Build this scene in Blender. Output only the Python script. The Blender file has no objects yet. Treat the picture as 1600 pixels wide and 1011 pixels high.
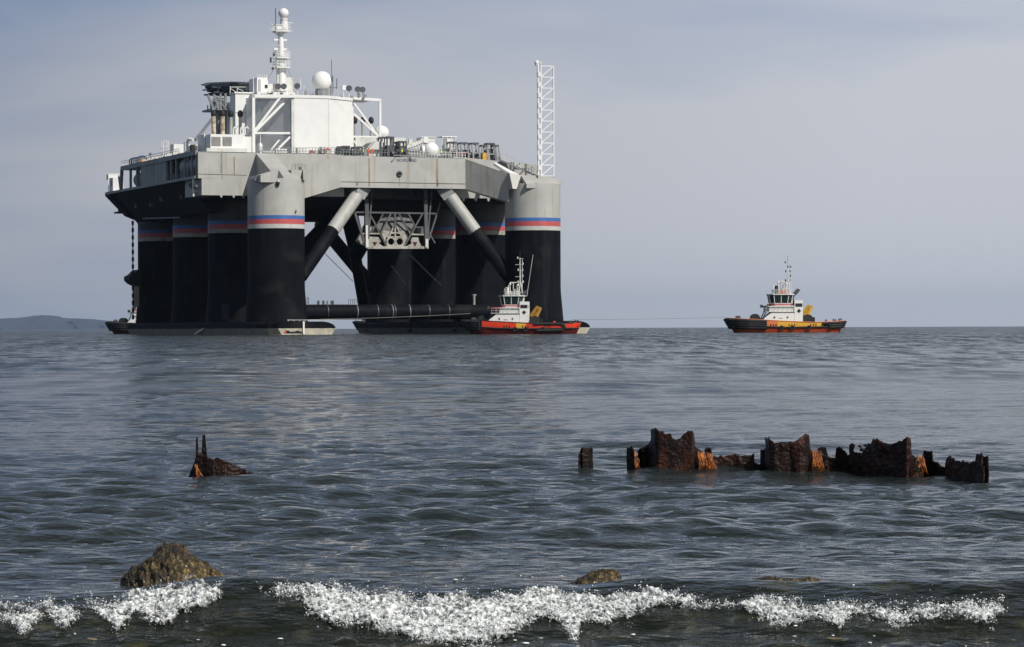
import bpy, math, random
import numpy as np
from mathutils import Vector, Matrix
random.seed(7)
RND = np.random.RandomState(11)
R = math.radians
scene = bpy.context.scene
C = scene.collection

# ------------------------------------------------------------------ camera
F = 4950.0          # focal length in photo pixels
CH = 1.1            # eye height above the water
cam_d = bpy.data.cameras.new('camera')
cam = bpy.data.objects.new('camera', cam_d); C.objects.link(cam)
cam.location = (0, 0, CH)
cam.rotation_euler = (R(90), 0.0035, 0)
cam_d.sensor_width = 36.0
cam_d.lens = F / 1600 * 36
cam_d.shift_y = 7.1 / 1600
cam_d.clip_start = 0.1; cam_d.clip_end = 90000
scene.camera = cam

# ------------------------------------------------------------------ world, sun, exposure
SUN_AZ, SUN_EL = 45, 42      # azimuth measured from straight behind the camera towards its right
world = bpy.data.worlds.new('World'); scene.world = world
world.use_nodes = True
wn, wl = world.node_tree.nodes, world.node_tree.links
wn.clear()
def N(nodes, t, **kw):
    n = nodes.new(t)
    for k, v in kw.items():
        setattr(n, k, v)
    return n
wo = N(wn, 'ShaderNodeOutputWorld'); wb = N(wn, 'ShaderNodeBackground')
sky = N(wn, 'ShaderNodeTexSky', sky_type='NISHITA', sun_disc=False)
sky.sun_elevation = R(SUN_EL)
sky.sun_rotation = R(180 - SUN_AZ)
sky.dust_density = 2.0
tc = N(wn, 'ShaderNodeTexCoord')
mp = N(wn, 'ShaderNodeMapping'); mp.inputs['Scale'].default_value = (2.2, 1.0, 10.0)
wl.new(tc.outputs['Generated'], mp.inputs['Vector'])
no = N(wn, 'ShaderNodeTexNoise'); no.inputs['Scale'].default_value = 1.6; no.inputs['Detail'].default_value = 4
no.inputs['Roughness'].default_value = 0.5; no.inputs['Distortion'].default_value = 0.3
wl.new(mp.outputs['Vector'], no.inputs['Vector'])
sx = N(wn, 'ShaderNodeSeparateXYZ'); wl.new(tc.outputs['Generated'], sx.inputs[0])
def wmath(op, a, b=None, c=None, clamp=False):
    m = N(wn, 'ShaderNodeMath', operation=op); m.use_clamp = clamp
    for i, v in enumerate((a, b, c)):
        if v is None: continue
        if isinstance(v, (int, float)): m.inputs[i].default_value = v
        else: wl.new(v, m.inputs[i])
    return m.outputs[0]
# thin cloud veil: thicker to the right and lower, blue showing through up to the left
f = wmath('MULTIPLY_ADD', sx.outputs['X'], 2.0, 1.06)
f = wmath('MULTIPLY_ADD', sx.outputs['Z'], -5.0, f)
nn = wmath('SUBTRACT', no.outputs['Fac'], 0.5)
f = wmath('MULTIPLY_ADD', nn, 2.5, f, clamp=True)
fs = wmath('SMOOTHSTEP', f, 0.0, 1.0) if False else f
mx = N(wn, 'ShaderNodeMix', data_type='RGBA')
wl.new(fs, mx.inputs['Factor'])
mx.inputs['A'].default_value = (1.9, 2.8, 4.7, 1)     # blue-grey gaps
mx.inputs['B'].default_value = (5.05, 5.25, 5.8, 1)    # pale lavender cloud
mx2 = N(wn, 'ShaderNodeMix', data_type='RGBA')
el = wmath('MULTIPLY_ADD', sx.outputs['Z'], 0.45, 0.0, clamp=True)
wl.new(el, mx2.inputs['Factor'])
br_ = wmath('MINIMUM', wmath('MAXIMUM', wmath('MULTIPLY_ADD', sx.outputs['X'], 1.05, 1.0), 0.80), 1.12)
mulb = N(wn, 'ShaderNodeVectorMath', operation='SCALE'); wl.new(mx.outputs['Result'], mulb.inputs[0]); wl.new(br_, mulb.inputs['Scale'])
mx3 = N(wn, 'ShaderNodeMix', data_type='RGBA'); wl.new(wmath('MULTIPLY_ADD', sx.outputs['Z'], 3.2, -0.32, clamp=True), mx3.inputs['Factor'])
wl.new(mulb.outputs[0], mx3.inputs['A']); mx3.inputs['B'].default_value = (1.95, 2.15, 2.35, 1)     # greyer veil higher up
wl.new(mx3.outputs['Result'], mx2.inputs['A']); wl.new(sky.outputs[0], mx2.inputs['B'])
wl.new(mx2.outputs['Result'], wb.inputs['Color'])
wb.inputs['Strength'].default_value = 0.1
wl.new(wb.outputs[0], wo.inputs[0])

sun_d = bpy.data.lights.new('sun', 'SUN'); sun = bpy.data.objects.new('sun', sun_d); C.objects.link(sun)
sun_d.energy = 4.2; sun_d.angle = R(0.5); sun_d.color = (1.0, 0.96, 0.9)
sd = Vector((math.sin(R(SUN_AZ)) * math.cos(R(SUN_EL)), -math.cos(R(SUN_AZ)) * math.cos(R(SUN_EL)), math.sin(R(SUN_EL))))
sun.rotation_euler = (-sd).to_track_quat('-Z', 'Y').to_euler()
sun.location = (50, -50, 100)
scene.view_settings.view_transform = 'Standard'
scene.view_settings.look = 'None'
scene.view_settings.exposure = 0.0
scene.view_settings.gamma = 1.0
scene.view_settings.use_curve_mapping = False
scene.cycles.max_bounces = 6
scene.cycles.use_denoising = True

# ------------------------------------------------------------------ reading the photo
def EY(px): return 512.6 - 0.0035 * (px - 800)
def W(px, py, d):           # world point seen at (px, py) at the distance d
    return Vector(((px - 800) / F * d, d, (EY(px) - py) / F * d + CH))
YAW = R(20)
O = Vector((-44.9, 604.0, 0.0))
cu, su = math.cos(YAW), math.sin(YAW)
def PV(px, py, v):          # platform coordinates (u, v, z) of a photo point on the plane v
    a = (px - 800) / F
    ox, oy = O.x - su * v, O.y + cu * v
    u = (a * oy - ox) / (cu - a * su)
    Y = oy + su * u
    return Vector((u, v, (EY(px) - py) / F * Y + CH))
def PU(px, py, u):          # the same on the plane u
    a = (px - 800) / F
    ox, oy = O.x + cu * u, O.y + su * u
    v = (a * oy - ox) / (-su - a * cu)
    Y = oy + cu * v
    return Vector((u, v, (EY(px) - py) / F * Y + CH))

# ------------------------------------------------------------------ noise
def _h(ix, iy, iz):
    n = (ix * 374761393 + iy * 668265263 + iz * 2147483647 * 3 + 1013904223) & 0xffffffff
    n = ((n ^ (n >> 13)) * 1274126177) & 0xffffffff
    n = ((n ^ (n >> 16)) * 668265263) & 0xffffffff
    return ((n ^ (n >> 15)) & 0xffffff) / float(0xffffff)
def vnoise(x, y, z=0.0):
    x = np.asarray(x, float); y = np.asarray(y, float) + 0 * x; z = np.asarray(z, float) + 0 * x
    xi, yi, zi = np.floor(x).astype(np.int64), np.floor(y).astype(np.int64), np.floor(z).astype(np.int64)
    fx, fy, fz = x - xi, y - yi, z - zi
    fx, fy, fz = [t * t * t * (t * (t * 6 - 15) + 10) for t in (fx, fy, fz)]
    r = 0
    for a in (0, 1):
        for b in (0, 1):
            for c in (0, 1):
                w = (fx if a else 1 - fx) * (fy if b else 1 - fy) * (fz if c else 1 - fz)
                r = r + w * _h(xi + a, yi + b, zi + c)
    return r * 2 - 1
def fbm(x, y, z=0.0, o=4, g=0.5):
    r, a, s = 0, 1.0, 1.0
    for k in range(o):
        r = r + a * vnoise(np.asarray(x) * s + 17.3 * k, np.asarray(y) * s + 5.1 * k, np.asarray(z) * s)
        a *= g; s *= 2.03
    return r

# ------------------------------------------------------------------ materials
MATS = {}
def mat(name, col, rough=0.5, metal=0.0, var=0.12, scale=0.6, streak=0.0, streak_col=(0.16, 0.07, 0.03), bump=0.0,
        bscale=8.0, spec=0.5, streak_scale=(0.9, 0.9, 0.04), dirt=0.0, dirt_col=(0.1, 0.09, 0.07), thr=0.58, emit=None, dirt_scale=1.3):
    if name in MATS: return MATS[name]
    m = bpy.data.materials.new(name); MATS[name] = m
    m.use_nodes = True
    n, l = m.node_tree.nodes, m.node_tree.links
    b = n['Principled BSDF']
    b.inputs['Roughness'].default_value = rough
    b.inputs['Metallic'].default_value = metal
    b.inputs['Specular IOR Level'].default_value = spec
    t = N(n, 'ShaderNodeTexCoord')
    nz = N(n, 'ShaderNodeTexNoise'); nz.inputs['Scale'].default_value = scale; nz.inputs['Detail'].default_value = 6
    l.new(t.outputs['Object'], nz.inputs['Vector'])
    mix = N(n, 'ShaderNodeMix', data_type='RGBA')
    c1 = tuple(min(1, c * (1 + var)) for c in col); c0 = tuple(c * (1 - var) for c in col)
    mix.inputs['A'].default_value = (*c0, 1); mix.inputs['B'].default_value = (*c1, 1)
    rp = N(n, 'ShaderNodeMapRange'); rp.inputs['From Min'].default_value = 0.35; rp.inputs['From Max'].default_value = 0.65
    l.new(nz.outputs['Fac'], rp.inputs['Value']); l.new(rp.outputs[0], mix.inputs['Factor'])
    out = mix.outputs['Result']
    def layer(out, vecscale, sc, colr, amount, thr):
        mpn = N(n, 'ShaderNodeMapping'); mpn.inputs['Scale'].default_value = vecscale
        l.new(t.outputs['Object'], mpn.inputs['Vector'])
        z = N(n, 'ShaderNodeTexNoise'); z.inputs['Scale'].default_value = sc; z.inputs['Detail'].default_value = 5
        l.new(mpn.outputs[0], z.inputs['Vector'])
        mr = N(n, 'ShaderNodeMapRange'); mr.inputs['From Min'].default_value = thr; mr.inputs['From Max'].default_value = thr + 0.14
        mr.inputs['To Max'].default_value = amount
        l.new(z.outputs['Fac'], mr.inputs['Value'])
        mm = N(n, 'ShaderNodeMix', data_type='RGBA'); l.new(mr.outputs[0], mm.inputs['Factor'])
        l.new(out, mm.inputs['A']); mm.inputs['B'].default_value = (*colr, 1)
        return mm.outputs['Result']
    if dirt: out = layer(out, (1, 1, 1), dirt_scale, dirt_col, dirt, thr)
    if streak: out = layer(out, streak_scale, 1.0, streak_col, streak, thr)
    l.new(out, b.inputs['Base Color'])
    if bump:
        z = N(n, 'ShaderNodeTexNoise'); z.inputs['Scale'].default_value = bscale; z.inputs['Detail'].default_value = 6
        l.new(t.outputs['Object'], z.inputs['Vector'])
        bp = N(n, 'ShaderNodeBump'); bp.inputs['Distance'].default_value = bump
        l.new(z.outputs['Fac'], bp.inputs['Height']); l.new(bp.outputs[0], b.inputs['Normal'])
    return m
hullgrey = mat('hull_grey_paint', (0.40, 0.40, 0.375), 0.55, var=0.08, scale=0.3, streak=0.6, streak_col=(0.29, 0.22, 0.12), thr=0.58, dirt=0.25, dirt_col=(0.27, 0.25, 0.20), dirt_scale=0.5, bump=0.02, bscale=0.6)
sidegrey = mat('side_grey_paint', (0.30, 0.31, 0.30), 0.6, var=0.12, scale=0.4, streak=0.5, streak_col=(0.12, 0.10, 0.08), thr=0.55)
undergrey = mat('underside_shade_dark', (0.006, 0.007, 0.009), 0.8, var=0.3, scale=0.4)  # near-black colour stands in for the shade beneath the hull
black = mat('black_antifouling', (0.0055, 0.0065, 0.009), 0.6, var=0.3, scale=0.15, streak=0.6, streak_col=(0.018, 0.019, 0.02), thr=0.55, spec=0.05, dirt=0.6, dirt_col=(0.022, 0.022, 0.022), dirt_scale=0.22)
bandwhite = mat('dull_white_band', (0.47, 0.47, 0.44), 0.6)
inner = mat('shaded_inner_grey', (0.09, 0.09, 0.092), 0.75, var=0.25, scale=0.3)  # rear column tops: shade from the hull put into a darker grey
blue = mat('blue_band_paint', (0.045, 0.135, 0.36), 0.5, var=0.1)
red = mat('red_band_paint', (0.46, 0.085, 0.09), 0.5, var=0.1)
white = mat('white_paint', (0.76, 0.76, 0.735), 0.45, var=0.025, streak=0.2, streak_col=(0.5, 0.47, 0.40), thr=0.66, streak_scale=(1.6, 1.6, 0.08))
offwhite = mat('weathered_white_paint', (0.62, 0.62, 0.58), 0.5, var=0.1, streak=0.4, streak_col=(0.35, 0.3, 0.22), thr=0.58)
louvre = mat('louvre_grey', (0.36, 0.36, 0.34), 0.6)
cream = mat('cream_boot_paint', (0.42, 0.40, 0.30), 0.6, var=0.15, streak=0.5, streak_col=(0.25, 0.17, 0.07), thr=0.55, dirt=0.4)
corr = mat('corrugated_grey', (0.80, 0.80, 0.78), 0.6, var=0.05)
darksteel = mat('dark_steel', (0.07, 0.075, 0.085), 0.5, var=0.2)
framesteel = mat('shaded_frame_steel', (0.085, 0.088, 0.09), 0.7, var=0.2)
gantgrey = mat('gantry_grey', (0.27, 0.28, 0.28), 0.5, var=0.15)
midsteel = mat('mid_grey_steel', (0.20, 0.21, 0.22), 0.5, var=0.15)
blacks = mat('soot_black', (0.012, 0.012, 0.012), 0.7)
rustpipe = mat('rust_stained_pipe', (0.50, 0.44, 0.33), 0.6, var=0.2, dirt=0.8, dirt_col=(0.20, 0.11, 0.05), thr=0.45)
helimat = mat('helideck_dark', (0.035, 0.05, 0.065), 0.7, var=0.3)
yellow = mat('yellow_paint', (0.62, 0.34, 0.03), 0.5, var=0.12)
orange = mat('orange_workwear', (0.85, 0.14, 0.04), 0.8)
hivis = mat('hivis_yellow', (0.62, 0.75, 0.05), 0.8)
navy = mat('navy_workwear', (0.02, 0.03, 0.07), 0.8)
skin = mat('skin', (0.45, 0.27, 0.19), 0.6)
redpaint = mat('red_paint', (0.5, 0.03, 0.05), 0.5)
glass = mat('dark_window_glass', (0.015, 0.03, 0.03), 0.08, var=0.05)
rubber = mat('black_rubber', (0.012, 0.013, 0.013), 0.75, var=0.3, scale=3)
rope = mat('tow_rope', (0.25, 0.24, 0.22), 0.9)
seam = mat('weld_seam_dark', (0.24, 0.23, 0.20), 0.7)
ruststreak = mat('rust_run', (0.27, 0.19, 0.11), 0.75, var=0.2, scale=1.5, streak=0.8, streak_col=(0.36, 0.33, 0.28), streak_scale=(3, 3, 0.25), thr=0.48)
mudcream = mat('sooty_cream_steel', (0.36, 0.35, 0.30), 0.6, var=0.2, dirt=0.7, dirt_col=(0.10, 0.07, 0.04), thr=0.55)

# ------------------------------------------------------------------ mesh builder
class MB:
    def __init__(s): s.v = []; s.f = []; s.m = []; s.sm = []
    def add(s, vs, fs, mi=0, smooth=False):
        o = len(s.v); s.v.extend([tuple(p) for p in vs])
        for f_ in fs: s.f.append(tuple(i + o for i in f_)); s.m.append(mi); s.sm.append(smooth)
        return s
    def box(s, lo, hi, mi=0):
        (a, b, c), (d, e, g) = lo, hi
        vs = [(a,b,c),(d,b,c),(d,e,c),(a,e,c),(a,b,g),(d,b,g),(d,e,g),(a,e,g)]
        return s.add(vs, [(3,2,1,0),(4,5,6,7),(0,1,5,4),(1,2,6,5),(2,3,7,6),(3,0,4,7)], mi)
    def bar(s, p, q, w, h=None, mi=0):
        h = h or w; p, q = Vector(p), Vector(q); d = (q - p).normalized()
        up = Vector((0,0,1)) if abs(d.z) < 0.95 else Vector((0,1,0))
        a = d.cross(up).normalized() * w / 2; b = a.cross(d).normalized() * h / 2
        vs = [p-a-b, p+a-b, p+a+b, p-a+b, q-a-b, q+a-b, q+a+b, q-a+b]
        return s.add(vs, [(0,1,2,3),(7,6,5,4),(1,0,4,5),(2,1,5,6),(3,2,6,7),(0,3,7,4)], mi)
    def tube(s, p, q, r, r2=None, n=10, mi=0, caps=True):
        r2 = r if r2 is None else r2; p, q = Vector(p), Vector(q); d = (q - p).normalized()
        up = Vector((0,0,1)) if abs(d.z) < 0.95 else Vector((0,1,0))
        a = d.cross(up).normalized(); b = a.cross(d).normalized()
        vs = []
        for c, rr in ((p, r), (q, r2)):
            for k in range(n):
                t = 2*math.pi*k/n; vs.append(c + a*math.cos(t)*rr + b*math.sin(t)*rr)
        fs = [(k, (k+1)%n, n+(k+1)%n, n+k) for k in range(n)]
        s.add(vs, [f_[::-1] for f_ in fs], mi, True)
        if caps: s.add(vs[:n], [tuple(range(n))], mi); s.add(vs[n:], [tuple(range(n))[::-1]], mi)
        return s
    def path(s, pts, r, n=6, mi=0, r2=None):
        m_ = len(pts) - 1
        for i in range(m_):
            ra = r if r2 is None else r + (r2 - r) * i / m_; rb = r if r2 is None else r + (r2 - r) * (i+1) / m_
            s.tube(pts[i], pts[i+1], ra, rb, n, mi, caps=(i in (0, m_-1)))
        return s
    def prism(s, poly, z0, z1, mi=0, fn=None):
        n = len(poly); fn = fn or (lambda a, b, z: (a, b, z))
        vs = [fn(a, b, z0) for a, b in poly] + [fn(a, b, z1) for a, b in poly]
        return s.add(vs, [tuple(range(n))[::-1], tuple(range(n, 2*n))] + [(k, (k+1)%n, n+(k+1)%n, n+k) for k in range(n)], mi)
    def lathe(s, prof, c=(0,0,0), n=24, mi=0, smooth=True):
        vs = []; fs = []
        for r, z in prof:
            for k in range(n):
                t = 2*math.pi*k/n; vs.append((c[0]+r*math.cos(t), c[1]+r*math.sin(t), c[2]+z))
        for i in range(len(prof)-1):
            for k in range(n):
                fs.append((i*n+k, i*n+(k+1)%n, (i+1)*n+(k+1)%n, (i+1)*n+k))
        s.add(vs, fs, mi, smooth)
        s.add(vs[:n], [tuple(range(n))[::-1]], mi); s.add(vs[-n:], [tuple(range(n))], mi)
        return s
    def sphere(s, c, r, n=16, mi=0, sc=(1,1,1), z0=-1.0):
        m_ = max(4, n//2); prof = []
        t0 = math.asin(max(-1, z0))
        for i in range(m_+1):
            t = t0 + (math.pi/2 - t0)*i/m_; prof.append((max(1e-4, math.cos(t)*r), math.sin(t)*r))
        o = len(s.v); s.lathe(prof, (0,0,0), n, mi)
        s.v[o:] = [(c[0]+a*sc[0], c[1]+b*sc[1], c[2]+z*sc[2]) for a, b, z in s.v[o:]]
        return s
    def torus(s, c, R_, r, n=18, k=8, axis='y', mi=0):
        vs = []; fs = []
        for i in range(n):
            a = 2*math.pi*i/n
            for j in range(k):
                b = 2*math.pi*j/k; rr = R_ + r*math.cos(b); h = r*math.sin(b)
                p = {'y': (rr*math.cos(a), h, rr*math.sin(a)), 'x': (h, rr*math.cos(a), rr*math.sin(a)), 'z': (rr*math.cos(a), rr*math.sin(a), h)}[axis]
                vs.append((c[0]+p[0], c[1]+p[1], c[2]+p[2]))
                fs.append((i*k+j, ((i+1)%n)*k+j, ((i+1)%n)*k+(j+1)%k, i*k+(j+1)%k))
        return s.add(vs, fs, mi, True)
    def mesh(s, name, mats):
        me = bpy.data.meshes.new(name); me.from_pydata(s.v, [], s.f)
        for m_ in (mats if isinstance(mats, (list, tuple)) else [mats]): me.materials.append(m_)
        me.polygons.foreach_set('material_index', s.m); me.polygons.foreach_set('use_smooth', s.sm)
        me.update(); return me
    def build(s, name, mats, parent=None, loc=None, recalc=False):
        me = s.mesh(name, mats)
        if recalc:
            import bmesh
            bm = bmesh.new(); bm.from_mesh(me); bmesh.ops.recalc_face_normals(bm, faces=bm.faces); bm.to_mesh(me); bm.free()
        o = bpy.data.objects.new(name, me); C.objects.link(o)
        if parent: o.parent = parent
        if loc is not None: o.location = loc
        return o
def tag(o, label=None, cat=None, group=None, kind=None):
    for k, v in (('label', label), ('category', cat), ('group', group), ('kind', kind)):
        if v: o[k] = v
    return o
def empty(name, loc=(0,0,0), rz=0.0):
    o = bpy.data.objects.new(name, None); C.objects.link(o); o.location = loc; o.rotation_euler = (0,0,rz)
    o.empty_display_size = 0.5
    return o
def kids(o): return [c for c in bpy.data.objects if c.parent == o]
def copy_tree(o, parent=None, loc=None):
    c = o.copy(); C.objects.link(c)
    if parent: c.parent = parent
    if loc is not None: c.location = loc
    for ch in kids(o): copy_tree(ch, c)
    return c
def np_mesh(name, V, Fq, m, smooth=True, parent=None):
    me = bpy.data.meshes.new(name)
    me.vertices.add(len(V)); me.vertices.foreach_set('co', np.asarray(V, np.float32).ravel())
    nf, k = Fq.shape
    me.loops.add(nf * k); me.loops.foreach_set('vertex_index', Fq.astype(np.int32).ravel())
    me.polygons.add(nf); me.polygons.foreach_set('loop_start', np.arange(0, nf*k, k, dtype=np.int32))
    me.polygons.foreach_set('use_smooth', np.full(nf, smooth))
    me.update(calc_edges=True); me.materials.append(m)
    o = bpy.data.objects.new(name, me); C.objects.link(o)
    if parent: o.parent = parent
    return o
def grid_faces(nr, nc):
    i = np.arange(nr-1)[:, None] * nc + np.arange(nc-1)[None, :]
    return np.stack([i, i+1, i+nc+1, i+nc], -1).reshape(-1, 4)
# ------------------------------------------------------------------ the sea
def water_material():
    m = bpy.data.materials.new('sea_water'); m.use_nodes = True
    n, l = m.node_tree.nodes, m.node_tree.links; b = n['Principled BSDF']
    t = N(n, 'ShaderNodeTexCoord'); sp = N(n, 'ShaderNodeSeparateXYZ'); l.new(t.outputs['Object'], sp.inputs[0])
    b.inputs['IOR'].default_value = 1.333
    # shallow bed showing through near the shore, deep green further out
    nz = N(n, 'ShaderNodeTexNoise'); nz.inputs['Scale'].default_value = 5.5; nz.inputs['Detail'].default_value = 8; nz.inputs['Roughness'].default_value = 0.65
    l.new(t.outputs['Object'], nz.inputs['Vector'])
    cr = N(n, 'ShaderNodeValToRGB'); l.new(nz.outputs['Fac'], cr.inputs[0])
    e = cr.color_ramp.elements; e[0].position = 0.38; e[0].color = (0.004, 0.006, 0.003, 1); e[1].position = 0.72; e[1].color = (0.048, 0.045, 0.020, 1)
    ne = e.new(0.56); ne.color = (0.010, 0.012, 0.006, 1)
    fr = N(n, 'ShaderNodeMapRange'); fr.inputs['From Min'].default_value = 11.6; fr.inputs['From Max'].default_value = 19.0
    l.new(sp.outputs['Y'], fr.inputs['Value'])
    mx_ = N(n, 'ShaderNodeMix', data_type='RGBA'); l.new(fr.outputs[0], mx_.inputs['Factor'])
    l.new(cr.outputs[0], mx_.inputs['A']); mx_.inputs['B'].default_value = (0.014, 0.019, 0.019, 1)
    l.new(mx_.outputs['Result'], b.inputs['Base Color'])
    # fine ripples
    mpn = N(n, 'ShaderNodeMapping'); mpn.inputs['Scale'].default_value = (1.0, 1.6, 1.0); l.new(t.outputs['Object'], mpn.inputs[0])
    r1 = N(n, 'ShaderNodeTexNoise'); r1.inputs['Scale'].default_value = 10.0; r1.inputs['Detail'].default_value = 4; l.new(mpn.outputs[0], r1.inputs['Vector'])
    b1 = N(n, 'ShaderNodeBump'); b1.inputs['Distance'].default_value = 0.028; l.new(r1.outputs['Fac'], b1.inputs['Height'])
    r2 = N(n, 'ShaderNodeTexNoise'); r2.inputs['Scale'].default_value = 0.9; r2.inputs['Detail'].default_value = 5; l.new(mpn.outputs[0], r2.inputs['Vector'])
    b2 = N(n, 'ShaderNodeBump'); l.new(r2.outputs['Fac'], b2.inputs['Height']); l.new(b1.outputs[0], b2.inputs['Normal'])
    fa = N(n, 'ShaderNodeMapRange'); fa.inputs['From Min'].default_value = 30; fa.inputs['From Max'].default_value = 200; fa.inputs['To Max'].default_value = 0.45; fa.inputs['To Min'].default_value = 0.01
    l.new(sp.outputs['Y'], fa.inputs['Value']); l.new(fa.outputs[0], b2.inputs['Distance'])
    l.new(b2.outputs[0], b.inputs['Normal'])
    ro = N(n, 'ShaderNodeMapRange'); ro.inputs['From Min'].default_value = 15; ro.inputs['From Max'].default_value = 300
    ro.inputs['To Min'].default_value = 0.03; ro.inputs['To Max'].default_value = 0.13; l.new(sp.outputs['Y'], ro.inputs['Value'])
    # gusts: calmer and rougher patches
    mp3 = N(n, 'ShaderNodeMapping'); mp3.inputs['Scale'].default_value = (0.02, 0.012, 1.0); l.new(t.outputs['Object'], mp3.inputs[0])
    r3 = N(n, 'ShaderNodeTexNoise'); r3.inputs['Scale'].default_value = 1.0; r3.inputs['Detail'].default_value = 4; l.new(mp3.outputs[0], r3.inputs['Vector'])
    mm = N(n, 'ShaderNodeMath', operation='MULTIPLY_ADD'); l.new(r3.outputs['Fac'], mm.inputs[0]); mm.inputs[1].default_value = 0.09; 
    ad = N(n, 'ShaderNodeMath', operation='SUBTRACT'); l.new(ro.outputs[0], ad.inputs[0]); ad.inputs[1].default_value = 0.035
    l.new(ad.outputs[0], mm.inputs[2]); mm.use_clamp = True
    # unresolved wavelets far out: short dashes of rougher and smoother water
    tot = mm.outputs[0]
    for scx, scy, y0, y1, am in ((0.9, 0.07, 40, 110, .4), (0.30, 0.014, 120, 350, .3)):
        mq = N(n, 'ShaderNodeMapping'); mq.inputs['Scale'].default_value = (scx, scy, 1.0); l.new(t.outputs['Object'], mq.inputs[0])
        rq = N(n, 'ShaderNodeTexNoise'); rq.inputs['Scale'].default_value = 1.0; rq.inputs['Detail'].default_value = 3; rq.inputs['Roughness'].default_value = .6; l.new(mq.outputs[0], rq.inputs['Vector'])
        cq = N(n, 'ShaderNodeMapRange'); cq.inputs['From Min'].default_value = .42; cq.inputs['From Max'].default_value = .75; cq.inputs['To Min'].default_value = -.05*am/.3; cq.inputs['To Max'].default_value = am; l.new(rq.outputs['Fac'], cq.inputs['Value'])
        fq = N(n, 'ShaderNodeMapRange'); fq.inputs['From Min'].default_value = y0; fq.inputs['From Max'].default_value = y1; l.new(sp.outputs['Y'], fq.inputs['Value'])
        pq = N(n, 'ShaderNodeMath', operation='MULTIPLY'); l.new(cq.outputs[0], pq.inputs[0]); l.new(fq.outputs[0], pq.inputs[1])
        aq = N(n, 'ShaderNodeMath', operation='ADD'); aq.use_clamp = True; l.new(tot, aq.inputs[0]); l.new(pq.outputs[0], aq.inputs[1]); tot = aq.outputs[0]
    l.new(tot, b.inputs['Roughness'])
    return m
sea_mat = water_material()

# crest line of the small breaker near the shore
CX = np.array([-3.2, -1.95, -1.70, -1.45, -1.13, -0.95, -0.77, -0.58, -0.36, 0.0, 0.24, 0.53, 0.72, 1.08, 1.57, 1.93, 3.2])
CHT = np.array([.09, .085, .092, .105, .150, .150, .138, .098, .095, .115, .100, .128, .125, .115, .118, .125, .11])
def crest_y(x): return 11.9 + 0.10*np.sin(x*1.3+0.6) + 0.05*np.sin(x*3.7)
def crest_h(x): return 1.17*np.interp(x, CX, CHT)
def breaker(x, y):
    t = y - crest_y(x); hc = crest_h(x)
    back = np.exp(-(np.maximum(t, 0)/0.55)**2)
    s = np.clip(1 + t/0.62, 0, 1); front = .55*s**1.35 + .45*s*s*(3-2*s)
    dip = np.interp(y, [8.6, 9.6, 10.0, 11.45, 11.6], [0, 1.0, 1.0, 0, 0])
    return hc*np.where(t > 0, back, front) - 0.010*np.exp(-((t+0.75)/0.25)**2) - .11*dip
# wave trains
WV = []
for k in range(130):
    lam = 0.14 * (60.0 ** RND.rand()) * 0.85
    th = -math.pi/2 + RND.normal(0.12, 0.52)
    WV.append((lam, th, RND.rand()*6.283, RND.rand()+0.5))
def waves(x, y, dy=None):
    """height and horizontal shift of the chop"""
    z = np.zeros_like(x); hx = np.zeros_like(x); hy = np.zeros_like(x)
    env = 0.75 + 0.5*fbm(x*0.12, y*0.07, 3.0, 3)
    env = np.clip(env, 0.2, 1.6)
    near = np.clip((y - 12.3)/6.0, 0.2, 1.0)
    for lam, th, ph, a in WV:
        k = 2*math.pi/lam
        amp = 0.0022 * lam**0.70 * a * (1.7 if lam < 0.3 else 1.4 if lam < 0.45 else (1.0 if lam < .8 else 0.72))
        if lam > 3.0: amp *= (3.0/lam)**0.5
        kk = k*(math.cos(th)*x + math.sin(th)*y) + ph
        w = 1.0 if dy is None else np.clip((lam/dy - 2.5)/3.0, 0, 1)
        if lam > 1.0: w = w*np.clip(near, 0, 1)
        if lam < 0.34: w = w*np.interp(y, [11.2, 11.8], [3.2, 1.0])
        elif lam < 1: w = w*np.interp(y, [11.2, 11.8, 13], [.6, .6, 1.0])
        s_ = np.sin(kk)*amp*w; c_ = np.cos(kk)*amp*w
        z += s_; hx += -math.cos(th)*c_*1.35; hy += -math.sin(th)*c_*1.35
    q = np.interp(y, [11.7, 12.5, 14], [.7, .8, 1.0])
    z = z*(1+.5*np.clip((y-40)/60, 0, 1)); q = q*np.interp(y, [12.5, 14.5, 17, 24, 32, 60], [.45, .55, 1.45, 1.1, .75, .9]); return z*env*q*1.15, hx*env*q, hy*env*q
def sea_z(x, y):
    x = np.atleast_1d(np.asarray(x, float)); y = np.atleast_1d(np.asarray(y, float))
    return waves(x, y)[0] + breaker(x, y)

ys = [8.0]
while ys[-1] < 900: ys.append(ys[-1] * (1.0026 if ys[-1] < 60 else 1.0034))
ys = np.array(ys); nc = 470
ux = np.linspace(-1, 1, nc)
Xg = ux[None, :] * (ys[:, None]*0.235 + 0.7); Yg = np.repeat(ys[:, None], nc, 1)
DYg = np.maximum(np.gradient(ys)[:, None], (ys*0.47/nc)[:, None]) * np.ones_like(Xg)
zz, hx, hy = waves(Xg, Yg, DYg)
bz = breaker(Xg, Yg)
V = np.stack([Xg + hx, Yg + hy, zz + bz], -1).reshape(-1, 3)
sea = np_mesh('sea', V, grid_faces(len(ys), nc), sea_mat)
tag(sea, kind='structure')
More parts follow.
